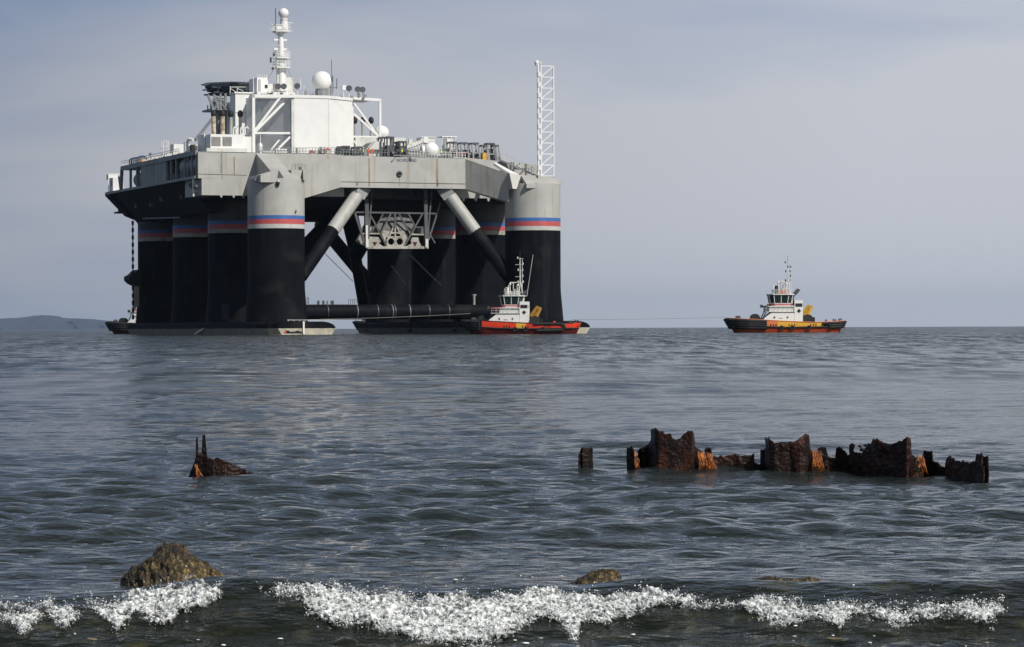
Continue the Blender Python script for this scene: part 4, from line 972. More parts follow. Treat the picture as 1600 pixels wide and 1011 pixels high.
# mooring chain and fairlead on the aft port column
cv = 84.0
ch = PV(208, 345, cv); m = MB(); z = ch.z; k = 0
while z > 3.5:
    if k % 2: m.box((ch.x-.08, cv-.22, z-.9), (ch.x+.08, cv+.22, z))
    else: m.box((ch.x-.25, cv-.07, z-.9), (ch.x+.25, cv+.07, z))
    z -= .78; k += 1
o = rp('mooring_chain', m, [rubber])
def pz(x, y): p = PV(150+x/10.1, 430+y/10.1, 86); return (p.x, p.z)
m = MB(); m.prism([pz(*q) for q in ((700, 200), (560, 130), (510, 80), (510, 20), (570, -10), (640, -80), (700, -90))], 84.6, 90, fn=lambda a_, b_, z_: (a_, z_, b_)); rp('chain_fairlead', m, [rubber], cols[('l', 3)])
m = MB(); a = PV(208.5, 447, 86); m.box((a.x, 85, PV(208, 480, 86).z), (a.x+1.0, 86, a.z)); rp('depth_board', m, [cream], cols[('l', 3)])

for o in rig.children_recursive:
    if o.name.split('.')[0] in ('deck_fittings', 'roof_equipment', 'deck_machinery', 'gallery_machinery', 'bollard', 'roof_rail', 'rail_post', 'hose_reel', 'gallery_post') and len(o.data.vertices) > 16: o['kind'] = 'stuff'
# ------------------------------------------------------------------ people on deck
def person(loc, rz, label, vest, arm=0.2, stride=0.12, trousers=navy, helmet=white):
    root = empty('person', loc, rz); tag(root, label, 'person', 'deck crew along the platform edge')
    J = [((0,0,.95),.13), ((0,0,1.2),.125), ((0,0,1.42),.13), ((0,0,1.52),.055), ((0,0,1.60),.085), ((0,.01,1.70),.095),
         ((.10,0,.88),.09), ((.12,-stride,.48),.062), ((.13,-stride*.6,.06),.045), ((.13,-stride*.6-.13,.03),.04),
         ((-.10,0,.88),.09), ((-.12,stride*.6,.48),.062), ((-.13,stride,.06),.045), ((-.13,stride-.13,.03),.04),
         ((.19,0,1.41),.06), ((.25,-arm*.3,1.15),.045), ((.24,-arm,.95),.034), ((.24,-arm-.05,.87),.03),
         ((-.19,0,1.41),.06), ((-.26,.02,1.14),.045), ((-.27,-.05,.92),.034), ((-.27,-.07,.84),.03)]
    E = [(0,1),(1,2),(2,3),(3,4),(4,5),(0,6),(6,7),(7,8),(8,9),(0,10),(10,11),(11,12),(12,13),(2,14),(14,15),(15,16),(16,17),(2,18),(18,19),(19,20),(20,21)]
    me = bpy.data.meshes.new('body'); me.from_pydata([j[0] for j in J], E, [])
    me.materials.append(trousers)
    o = bpy.data.objects.new('body', me); C.objects.link(o); o.parent = root
    sk = o.modifiers.new('skin', 'SKIN')
    for i, (p, r) in enumerate(J): me.skin_vertices[0].data[i].radius = (r, r)
    me.skin_vertices[0].data[0].use_root = True
    s = o.modifiers.new('sub', 'SUBSURF'); s.levels = 1; s.render_levels = 1
    m = MB(); m.lathe([(.165,.90),(.175,1.1),(.19,1.35),(.12,1.47)], n=14); v_ = m.build('vest', [vest], root); v_.scale = (1.15, .85, 1)
    m = MB(); m.sphere((0, -.01, 1.63), .1, 12, sc=(.85, .95, 1.2)); m.sphere((0,-.11,1.62),.02,6); m.build('head', [skin], root)
    m = MB(); m.sphere((0, 0, 1.68), .135, 12, z0=0); m.lathe([(.165,1.675),(.165,1.69)], n=12); m.build('hard_hat', [helmet], root)
    return root
def rigpt(px, py, v): 
    p = PV(px, py, v); return O + Vector((cu*p.x - su*v, su*p.x + cu*v, 34.62))
person(rigpt(569, 243, 7.0), .4, 'crew member in a yellow hi-vis vest at the rail beside two orange-clad workers', hivis)
person(rigpt(576.5, 243, 7.2), -.3, 'worker in orange overalls nearest to the yellow-vested man by the rail', orange, trousers=orange, helmet=redpaint)
person(rigpt(583, 243, 7.2), .8, 'worker in orange overalls, the right one of the orange pair by the rail', orange, trousers=orange, arm=.35)
person(rigpt(629, 243, 6.6), 0, 'crew member in a yellow vest standing over the dark lettering on the girder', hivis)
person(rigpt(690.5, 246, 6.6), .2, 'crew member in a yellow vest and dark trousers right of the round white tank', hivis)

# ------------------------------------------------------------------ tugs
t_orange = mat('salmon_orange_hull', (0.72, 0.20, 0.07), .45, var=.12, streak=.4, streak_col=(.25,.10,.05), streak_scale=(1.2,1.2,.3))
t_boot = mat('orange_red_boot', (0.50, 0.075, 0.02), .5, var=.2, dirt=.7, dirt_col=(.04,.02,.02), thr=.55)
t_yel = mat('yellow_hull', (0.78, 0.42, 0.05), .45, var=.08, streak=.4, streak_col=(.3,.15,.05), streak_scale=(1.2,1.2,.3))
t_red = mat('bright_red_hull', (0.72, 0.055, 0.02), .4, var=.1, streak=.4, streak_col=(.3,.03,.02), streak_scale=(1.2,1.2,.3))
t_dred = mat('dark_red_boot', (0.13, 0.012, 0.012), .5, var=.3, dirt=.8, dirt_col=(.015,.012,.012), thr=.5)
t_blk = mat('black_hull', (0.012, 0.013, 0.016), .5, var=.2)
t_blkred = mat('dull_red_boot', (0.09, 0.025, 0.02), .6, var=.3)
def sheer(x):    # deck height along the hull, x from -12 (bow) to 12 (stern)
    return float(np.interp(x, [-12, -6, 0, 6, 10, 12], [3.0, 2.65, 2.3, 2.05, 2.2, 2.4]))
def half(x, z):
    b = float(np.interp(x, [-12, -11.4, -10, -8, -4, 4, 9, 11, 11.8, 12], [0.3, 1.5, 2.6, 3.4, 3.8, 3.8, 3.5, 3.0, 2.2, 1.6]))
    return b*float(np.interp(z, [-1, 0, 1.3, 3], [.7, .88, 1.0, 1.03]))
def xrake(x, z):   # bow and stern rake
    if x < -8: return x + (1-min(1, z/2.6))*1.5*((-8-x)/4)
    if x > 9: return x - (1-min(1, z/2.2))*0.9*((x-9)/3)
    return x
def tug(loc, rz, label, sc, hull_bands, boot, house_mat=white, tall=False, simple=False, stern=True, sdx=0.0, dxw=0.0, fender_to=-4.2, group='tugs working round the platform', rails=True):
    root = empty('tugboat', loc, rz); root.scale = (sc, sc, sc); tag(root, label, 'tugboat', group)
    off = [0.0]
    def b(name, m, mats, parent=None, rc=True):
        o = m.build(name, mats, parent or root, recalc=rc)
        if parent is None: o.location.x = off[0]
        return o
    xs = list(np.linspace(-12, -8, 9)) + list(np.linspace(-7, 9, 17)) + list(np.linspace(9.5, 12, 6))
    def shell(x0, x1, z0f, z1f, out=0.0, nz=4):
        X = [x for x in xs if x0+1e-3 < x < x1-1e-3]; X = [x0]+X+[x1]
        m = MB(); nz_ = nz+1
        for side in (-1, 1):
            vs = []
            for x in X:
                for k in range(nz_):
                    z = z0f(x)+(z1f(x)-z0f(x))*k/nz; vs.append((xrake(x, z), side*(half(x, z)+out), z))
            m.add(vs, [(i*nz_+k, (i+1)*nz_+k, (i+1)*nz_+k+1, i*nz_+k+1) for i in range(len(X)-1) for k in range(nz)], 0, True)
        nX = len(X)*nz_
        def cap(i): m.add([m.v[i*nz_+k] for k in range(nz_)] + [m.v[nX+i*nz_+k] for k in range(nz_-1, -1, -1)], [tuple(range(2*nz_))])
        if x0 <= -12: cap(0)
        if x1 >= 12: cap(len(X)-1)
        return m, X
    m, X = shell(-12, 12, lambda x: -1.0, lambda x: 1.15)
    for side in (1,):
        m.add([(xrake(x, 1.15), s_*half(x, 1.15), 1.15) for x in X for s_ in (-1, 1)], [(2*i, 2*i+1, 2*i+3, 2*i+2) for i in range(len(X)-1)])
    b('hull', m, [boot])
    for x0, x1, mt in hull_bands:
        m, X = shell(x0, x1, lambda x: 1.15, sheer, 0.02); b('bulwark', m, [mt], rc=False)
    m = MB(); Xs = np.linspace(-11.6, 11.8, 30)
    m.add([(xrake(x, 2), s_*half(x, 2)*.97, sheer(x)-.75) for x in Xs for s_ in (-1, 1)], [(2*i, 2*i+1, 2*i+3, 2*i+2) for i in range(29)]); b('deck', m, [midsteel], rc=False)
    # capping rail and rubbing strake
    for side in (-1, 1):
        m = MB(); m.path([(xrake(x, sheer(x)), side*(half(x, 2.3)+.02), sheer(x)) for x in np.linspace(-12, 12, 40)], .09, 6); b('capping_rail', m, [t_orange if boot is t_boot else hull_bands[0][2]])
        m = MB(); m.path([(xrake(x, 1.0), side*(half(x, 1.1)+.05), float(np.interp(x, [-12, -5, 0, 12], [1.7, 1.2, 1.05, 1.15]))) for x in np.linspace(-12, 12, 40)], .16, 6); b('rubbing_strake', m, [rubber])
    # bow and stern fenders
    m = MB()
    for z_ in (2.6, 2.1, 1.6, 1.1):
        pts = [(xrake(x, z_)-(.32 if x < -11 else .05), s_*(half(x, z_)+.16)*(1 if x > -12 else .6), z_*sheer(x)/3.0) for s_, X_ in ((-1, np.linspace(fender_to, -12, 14)), (1, np.linspace(-12, fender_to, 14))) for x in X_]
        m.path(pts, .36, 8)
    b('bow_fender', m, [rubber])
    m = MB()
    for z_ in (2.1, 1.6, 1.15):
        pts = [(xrake(x, z_)+(.3 if x > 11 else 0), s_*(half(x, z_)+.12), z_*sheer(x)/2.4) for s_, X_ in ((-1, np.linspace(7.2 if z_ > 2 else 8.6, 12, 9)), (1, np.linspace(12, 7.2, 9))) for x in X_]
        m.path(pts, .28, 8)
    if stern: b('stern_fender', m, [rubber])
    # tyres along the side
    for x in (-1.2, 1.0, 4.4):
        m = MB(); m.torus((x, -half(x, 1)-.18, .95), .36, .15, 14, 6, 'y'); b('tyre_fender', m, [rubber])
    # freeing ports
    for x0 in (-3.6, 0.2, 4.6) if not simple else ():
        for k in range(3):
            m = MB(); x = x0+k*.55; y = -half(x, 1.5)-.04; m.add([(x, y, 1.35), (x+.28, y, 1.35), (x+.22, y, 1.8), (x+.06, y, 1.75), (x, y+.05, 1.35), (x+.28, y+.05, 1.35), (x+.22, y+.05, 1.8), (x+.06, y+.05, 1.75)], [(0,1,2,3),(7,6,5,4),(0,3,7,4),(3,2,6,7),(2,1,5,6),(1,0,4,5)]); b('freeing_port', m, [blacks])
    # deckhouse with a raked front
    off[0] = sdx
    m = MB(); m.prism([(-6.9, 1.7), (-.4, 1.7), (-.4, 4.2), (-4.9, 4.2), (-6.6, 2.9)], -2.5, 2.5, fn=lambda a, b_, z: (a, z, b_)); dh = b('deckhouse', m, [house_mat])
    for x in (-4.5, -3.3, -1.8):
        m = MB()
        if x == -3.3: m.box((x-.25, -2.55, 2.85), (x+.5, -2.49, 3.05)); b('name_board', m, [louvre], dh)
        else: m.torus((x, -2.52, 3.1), .22, .05, 12, 5, 'y'); w_ = b('porthole', m, [offwhite], dh); m = MB(); m.tube((x, -2.50, 3.1), (x, -2.54, 3.1), .22, n=12); b('pane', m, [glass], dh)
    m = MB(); m.box((-6.2, -2.7, 4.2), (-.2, 2.7, 4.32)); b('boat_deck', m, [offwhite], dh)
    # stack casing with black band
    for s_ in (-1, 1):
        m = MB(); m.box((-.35, s_*1.9-.55, 1.8), (1.35, s_*1.9+.55, 6.6)); st = b('funnel', m, [house_mat])
        m = MB(); m.box((-.2, s_*1.9-.58, 5.25), (1.25, s_*1.9+.58, 5.95)); b('funnel_band', m, [blacks], st)
        m = MB(); y = s_*1.9+s_*.58; m.add([(.1, y, 4.4), (.55, y, 3.95), (1.0, y, 4.4), (.55, y, 4.85), (.1, y-s_*.05, 4.4), (.55, y-s_*.05, 3.95), (1.0, y-s_*.05, 4.4), (.55, y-s_*.05, 4.85)], [(0,1,2,3),(7,6,5,4),(0,3,7,4),(3,2,6,7),(2,1,5,6),(1,0,4,5)]); b('diamond_emblem', m, [blacks], st)
        m = MB(); m.path([(-.5, s_*1.5, 5.6), (-.45, s_*1.5, 7.3), (.9, s_*1.5, 9.0 if s_ > 0 else 8.8)], .14, 8); m.tube((.1, s_*1.5, 7.95), (.75, s_*1.5, 8.75), .26, .24, 10); b('exhaust_pipe', m, [darksteel], st)
    # wheelhouse, windows flared outwards
    off[0] = sdx+dxw
    z0, z1, z2 = 5.3, 6.0, 7.7
    m = MB(); m.prism([(-5.7, -2.1), (-.7, -2.1), (-.7, 2.1), (-5.7, 2.1)], 4.32, z0-.05); m.prism([(-5.9, -2.4), (-.6, -2.4), (-.6, 2.4), (-5.9, 2.4)], z0-.05, z0+.1); wh_ = b('wheelhouse', m, [house_mat])
    lo = [(-5.2, -1.2), (-4.5, -1.95), (-2.0, -1.95), (-1.2, -1.3), (-1.2, 1.3), (-2.0, 1.95), (-4.5, 1.95), (-5.2, 1.2)]
    c0 = (-3.2, 0)
    hi = [(c0[0]+(x-c0[0])*1.22, y*1.22) for x, y in lo]
    m = MB(); m.add([(x, y, z0+.1) for x, y in lo] + [(x, y, z1) for x, y in [(c0[0]+(a-c0[0])*1.06, q*1.06) for a, q in lo]], [tuple(range(8))[::-1]] + [(k, (k+1)%8, 8+(k+1)%8, 8+k) for k in range(8)]); b('wheelhouse_base', m, [house_mat], wh_)
    for k in range(8):
        (xa, ya), (xb, yb) = lo[k], lo[(k+1)%8]; n_ = 2 if math.hypot(xb-xa, yb-ya) > 1.5 else 1
        for j in range(n_):
            def pt(t, z):
                x, y = xa+(xb-xa)*t, ya+(yb-ya)*t; s_ = 1.06+(1.22-1.06)*(z-z1)/(z2-z1); return (c0[0]+(x-c0[0])*s_, y*s_, z)
            t0, t1 = (j+.06)/n_, (j+.94)/n_
            m = MB(); m.add([pt(t0, z1+.05), pt(t1, z1+.05), pt(t1, z2-.05), pt(t0, z2-.05)], [(0,1,2,3)]); b('window', m, [glass], wh_, rc=False)
        m = MB(); m.bar(pt(0.0, z1) if n_ == 1 else pt(0, z1), pt(0, z2), .13); b('window_post', m, [house_mat], wh_)
        if n_ == 2: m = MB(); m.bar(pt(.5, z1), pt(.5, z2), .12); b('window_post', m, [house_mat], wh_)
    m = MB(); m.prism([(c0[0]+(x-c0[0])*1.36, y*1.33) for x, y in lo], z2, z2+.16); b('wheelhouse_roof', m, [house_mat], wh_)
    m = MB(); m.prism([(c0[0]+(x-c0[0])*.9, y*.9) for x, y in lo], z2-.02-1.6, z2-.03); b('wheelhouse_core', m, [mat('dim_interior', (.05,.05,.05), .8)], wh_)
    # red rail band round the bridge wing
    m = MB()
    ring_ = [(c0[0]+(x-c0[0])*1.25, y*1.2, 5.75) for x, y in lo]
    for k in range(8): m.bar(ring_[k], ring_[(k+1)%8], .12, .22)
    b('wing_band', m, [redpaint], wh_)
    # railings
    def rl(pts, h=.95, step=.9, mt=offwhite):
        m = MB()
        for p, q in zip(pts, pts[1:]):
            p, q = Vector(p), Vector(q); n_ = max(1, int((q-p).length/step))
            for k in range(n_+1): c = p.lerp(q, k/n_); m.bar(c, c+Vector((0,0,h)), .06)
            for hh in (h, h*.5): m.bar(p+Vector((0,0,hh)), q+Vector((0,0,hh)), .055)
        return b('railing', m, [mt])
    off[0] = sdx
    rl([(-6.1, -2.65, 4.32), (-.4, -2.65, 4.32)]); rl([(-6.1, 2.65, 4.32), (-.4, 2.65, 4.32)]); rl([(-6.1, -2.65, 4.32), (-6.1, 2.65, 4.32)])
    off[0] = sdx+dxw
    rl([(-4.6, -1.9, z2+.16), (-1.7, -1.9, z2+.16), (-1.7, 1.9, z2+.16), (-4.6, 1.9, z2+.16), (-4.6, -1.9, z2+.16)], .85)
    # roof gear
    m = MB(); m.tube((-4.1, -1.2, z2+.1), (-4.1, -1.2, z2+1.9), .33, n=10); b('fire_monitor', m, [rubber if not tall else offwhite])
    m = MB(); m.box((-3.4, -1.0, z2+.2), (-2.6, -.2, z2+.9)); m.box((-2.4, -.6, z2+.2), (-1.8, .4, z2+1.2)); b('roof_locker', m, [t_orange if not tall else offwhite])
    m = MB(); m.tube((-3.0, 0, z2+.1), (-3.0, 0, z2+2.7), .1, n=8); m.bar((-3.0, -.9, z2+2.7), (-3.0, .9, z2+2.7), .2); m.bar((-3.7, 0, z2+2.85), (-2.3, 0, z2+2.85), .18); b('radar', m, [offwhite])
    for x, y, h in ((-4.5, .8, 1.6), (-2.0, -1.0, 2.2), (-3.6, -.7, 2.4)):
        m = MB(); m.tube((x, y, z2+.1), (x, y, z2+h), .07, n=6); m.sphere((x, y, z2+h+.1), .24, 10); b('antenna_dome', m, [white])
    for x, y, h in ((-2.4, 1.2, 1.9), (-4.0, 1.3, 2.1), (-1.9, .5, 2.8), (-4.7, -.2, 1.3), (-2.6, -1.4, 1.2)):
        m = MB(); m.bar((x, y, z2+.1), (x, y, z2+h), .09); m.bar((x-.3, y, z2+h*.8), (x+.3, y, z2+h*.8), .08); m.box((x-.14, y-.1, z2+h), (x+.14, y+.1, z2+h+.25)); b('aerial_post', m, [offwhite])
    m = MB()
    for (xa, xb) in ((-5.0, -4.2), (-4.2, -3.4), (-3.4, -2.6), (-2.6, -1.8), (-1.8, -1.0)): m.bar((xa, -1.7, z2+.2), (xb, -1.7, z2+1.15), .05); m.bar((xb, -1.7, z2+.2), (xb, -1.7, z2+1.2), .06)
    b('rail_bracing', m, [offwhite])
    # mast
    zt = 14.4 if not tall else 15.6; xm = -1.6
    m = MB(); m.tube((xm-.35, 0, z2), (xm, 0, z2+2.6), .12, n=6); m.tube((xm+.55, 0, z2), (xm+.2, 0, z2+2.6), .12, n=6); m.tube((xm, 0, z2+2.4), (xm, 0, zt), .13, .07, n=8)
    m.tube((xm+.7 if not tall else xm+.4, 0, z2+1), (xm+.45, 0, zt-.4), .06, n=6); ms = b('mast', m, [offwhite if not simple else darksteel])
    for i, z in enumerate(np.linspace(z2+2.8, zt-.2, 5)):
        m = MB(); m.bar((xm-.5-(.5 if i % 2 else 0), 0, z), (xm+.7, 0, z), .08); m.bar((xm, -.7, z), (xm, .7, z), .08); b('yard', m, [offwhite], ms)
        for dx, dy in (((-.45, 0), (.6, .3)), ((.55, 0),), ((-.4, 0), (.5, 0)), ((.6, 0), (0, -.6)), ((-.5, 0),))[i]:
            m = MB(); m.tube((xm+dx, dy, z+.02), (xm+dx, dy, z+.42), .12, n=8); b('navigation_light', m, [blacks if not tall else offwhite], ms)
    m = MB(); m.tube((xm, 0, zt), (xm, 0, zt+1.4), .035, n=5); b('whip_antenna', m, [darksteel], ms)
    if tall:
        m = MB(); m.tube((xm+1.4, -.5, z2), (xm+2.7, -.5, zt+.6), .05, n=5); b('whip_antenna', m, [offwhite], ms)
    off[0] = sdx
    # fore deck: winch, towing gear; after deck: crane, towing winch, rescue boat
    m = MB(); m.tube((-8.2, -1.1, 2.9), (-8.2, 1.1, 2.9), .62, n=16); 
    for y in (-1.15, 1.0): m.tube((-8.2, y, 2.9), (-8.2, y+.15, 2.9), .95, n=18)
    m.box((-9.0, -1.3, 1.9), (-7.4, 1.3, 2.5)); b('anchor_winch', m, [rubber])
    m = MB(); m.path([(-7.0, -1.6, 2.4), (-6.1, -1.6, 4.2), (-5.9, -1.6, 5.2)], .12, 6); m.path([(-7.0, 1.6, 2.4), (-6.1, 1.6, 4.2), (-5.9, 1.6, 5.2)], .12, 6); m.bar((-6.2, -1.6, 5.2), (-5.8, 1.6, 5.2), .2); m.bar((-6.9, 0, 5.3), (-4.8, 0, 5.5), .26); m.box((-7.1, -.3, 5.1), (-6.6, .3, 5.7)); b('searchlight_frame', m, [darksteel])
    off[0] = 0.0
    for x in (-10.2, -9.9, 9.8, 11.0):
        m = MB(); 
        for dx in (0, .45): m.tube((x+dx, -1.2, 2.0), (x+dx, -1.2, sheer(x)+.55), .14, n=8)
        m.bar((x-.1, -1.2, sheer(x)+.3), (x+.55, -1.2, sheer(x)+.3), .12); b('mooring_bitts', m, [darksteel])
    off[0] = sdx
    m = MB(); m.tube((2.6, -1.1, 2.6), (2.6, 1.1, 2.6), .75, n=16)
    for y in (-1.2, 1.05): m.tube((2.6, y, 2.6), (2.6, y+.15, 2.6), 1.1, n=18)
    m.box((1.6, -1.3, 1.5), (3.8, 1.3, 2.2)); m.tube((4.0, 0, 1.5), (4.0, 0, 3.1), .2); b('towing_winch', m, [rubber])
    cy = yellow if not tall else mat('ochre_crane', (.42, .22, .03), .5)
    m = MB(); m.tube((2.0, 1.6, 1.5), (2.0, 1.6, 4.2), .36, n=12); cn = b('deck_crane', m, [cy])
    m = MB(); m.bar((1.7, 1.5, 3.6), (3.0, 1.2, 5.4), .5, .65); m.bar((2.8, 1.2, 5.5), (3.8, 1.0, 5.1), .45, .55); m.bar((3.75, 1.0, 5.3), (2.9, 1.0, 3.4), .4, .5); m.bar((2.2, 1.3, 3.2), (3.3, 1.1, 4.6), .45); m.bar((2.4, 1.5, 3.6), (3.2, 1.2, 5.2), .2); b('crane_jib', m, [cy], cn)
    m = MB(); m.bar((3.6, 1.0, 3.4), (3.1, 1.0, 2.8), .3); m.sphere((3.1, 1.0, 2.7), .3, 8); b('crane_hook', m, [blacks], cn)
    m = MB()
    for y in (-2.4, 2.4): m.bar((6.6, y, 1.4), (6.6, y*.6, 2.5), .2)
    m.bar((6.6, -1.5, 2.5), (6.6, 1.5, 2.5), .24); b('tow_gallows', m, [hull_bands[-1][2]])
    return root
hb2 = [(-12, -4.4, t_blk), (-4.4, -2.0, t_orange), (-2.0, 7.4, t_yel), (7.4, 9.6, t_blk), (9.6, 12, t_orange)]
T2 = tug((( 1226.5-800)/F*650, 650, 0), R(3), 'orange, black and yellow tugboat alone in open water right of the platform', 1.0, hb2, t_boot, sdx=2.0, dxw=.2)
hb1 = [(-12, -8.0, t_blk), (-8.0, -1.0, t_red), (-1.0, 1.0, t_yel), (1.0, 12, t_red)]
X1 = (815-800)/F*588
T1 = tug((X1+.1, 583, 0), R(-4), 'red tugboat with tall mast at the foot of the platform\'s right front column', 0.90, hb1, t_dred, tall=True, fender_to=-8.4, stern=False, dxw=1.2)
m = MB(); m.torus((6.3, -half(6, 1)-.12, 1.35), .62, .2, 14, 6, 'y'); 
m = MB(); pts = [(2.6, -half(2.6, 1)-.2, 2.05), (8.3, -half(8.3, 1)-.2, 2.05), (9.0, -half(9, 1)-.2, 1.5), (8.3, -half(8.3, 1)-.2, .75), (3.2, -half(3.2, 1)-.2, .65)]; m.path(pts, .28, 8)
m.build('side_fender', [rubber], T1)
m = MB(); m.box((-9.4, -1.6, 4.3), (-6.4, -1.2, 4.9)); m.bar((-6.3, -1.5, 3.6), (-6.3, -1.5, 4.9), .12)
m2 = MB(); m2.sphere((-5.3, -2.2, 5.2), .5, 14, sc=(2.6, .8, .7)); m2.build('rescue_boat', [mat('maroon_cover', (.18,.015,.03), .5)], T1)
hb3 = [(-12, 12, t_blk)]
T3 = tug(((165-800)/F*752 + 12.3, 752, 0), R(-6), 'black tugboat with white wheelhouse half hidden behind the platform\'s aft port column', 1.0, hb3, t_blkred, simple=True)
T4 = tug(((553-800)/F*770 + 12.3, 770, 0), R(0), 'light grey tugboat glimpsed under the transverse tube, behind the platform', 1.0, [(-12, 12, mat('grey_hull', (.16, .18, .21), .5, var=.3, scale=1.5))], t_blk, simple=True)
# ------------------------------------------------------------------ tow lines
def line(a, b, sag, r, label, n_=16, stop=None):
    a, b = Vector(a), Vector(b); pts = []
    for k in range(n_+1): t = k/n_; p = a.lerp(b, t); p.z -= sag*4*t*(1-t); pts.append(p)
    m = MB(); m.path(pts, r, 5); o = m.build('tow_line', [rope]); tag(o, label, 'rope'); return o
pw = lambda px, py, d: W(px, py, d)
line(pw(1136, 495.5, 650), pw(893, 499.5, 590), .1, .04, 'long tow rope stretched from the right tugboat towards the platform')
line(pw(735, 490, 583), pw(500, 499, 592), .15, .06, 'tow rope running left from the bow of the red tugboat under the tube')
# thin exhaust smoke from the right tug
# ------------------------------------------------------------------ rusted sheet piles standing in the shallows
def rust_mat(name, dark=1.0):
    m = bpy.data.materials.new(name); m.use_nodes = True
    n, l = m.node_tree.nodes, m.node_tree.links; b = n['Principled BSDF']
    t = N(n, 'ShaderNodeTexCoord')
    z1 = N(n, 'ShaderNodeTexNoise'); z1.inputs['Scale'].default_value = 6; z1.inputs['Detail'].default_value = 8; z1.inputs['Roughness'].default_value = .7; l.new(t.outputs['Object'], z1.inputs['Vector'])
    cr = N(n, 'ShaderNodeValToRGB'); l.new(z1.outputs['Fac'], cr.inputs[0]); e = cr.color_ramp.elements
    e[0].position = .33; e[0].color = (.006*dark, .004*dark, .004*dark, 1); e[1].position = .72; e[1].color = (.10*dark, .027*dark, .011*dark, 1); b.inputs['Specular IOR Level'].default_value = .25
    k = e.new(.55); k.color = (.020*dark, .008*dark, .005*dark, 1)
    # darker, weedy towards the top; mossy brown speckle
    vo = N(n, 'ShaderNodeTexVoronoi'); vo.inputs['Scale'].default_value = 60; l.new(t.outputs['Object'], vo.inputs['Vector'])
    th = N(n, 'ShaderNodeMapRange'); th.inputs['From Min'].default_value = .22; th.inputs['From Max'].default_value = .12; l.new(vo.outputs['Distance'], th.inputs['Value'])
    z2 = N(n, 'ShaderNodeTexNoise'); z2.inputs['Scale'].default_value = 9; l.new(t.outputs['Object'], z2.inputs['Vector'])
    g2 = N(n, 'ShaderNodeMapRange'); g2.inputs['From Min'].default_value = .58; g2.inputs['From Max'].default_value = .66; l.new(z2.outputs['Fac'], g2.inputs['Value'])
    mu = N(n, 'ShaderNodeMath', operation='MULTIPLY'); l.new(th.outputs[0], mu.inputs[0]); l.new(g2.outputs[0], mu.inputs[1])
    mx_ = N(n, 'ShaderNodeMix', data_type='RGBA'); l.new(mu.outputs[0], mx_.inputs['Factor']); l.new(cr.outputs[0], mx_.inputs['A']); mx_.inputs['B'].default_value = (.30, .24, .16, 1)
    l.new(mx_.outputs['Result'], b.inputs['Base Color'])
    ro = N(n, 'ShaderNodeMapRange'); ro.inputs['To Min'].default_value = .18; ro.inputs['To Max'].default_value = .7; l.new(z2.outputs['Fac'], ro.inputs['Value']); l.new(ro.outputs[0], b.inputs['Roughness'])
    z3 = N(n, 'ShaderNodeTexNoise'); z3.inputs['Scale'].default_value = 45; z3.inputs['Detail'].default_value = 6; l.new(t.outputs['Object'], z3.inputs['Vector'])
    bp = N(n, 'ShaderNodeBump'); bp.inputs['Distance'].default_value = .012; l.new(z3.outputs['Fac'], bp.inputs['Height']); l.new(bp.outputs[0], b.inputs['Normal'])
    return m
rust = rust_mat('wet_rust', 1.0); rust_dark = rust_mat('dark_wet_rust', .55)
weed = mat('orange_seaweed', (.34, .105, .018), .4, var=.8, scale=25, bump=.01, bscale=60)
def dist_row(px): return float(np.interp(px, [291, 400, 903, 985, 1300, 1478, 1543], [22.9, 22.9, 23.7, 23.8, 23.6, 22.9, 22.2]))
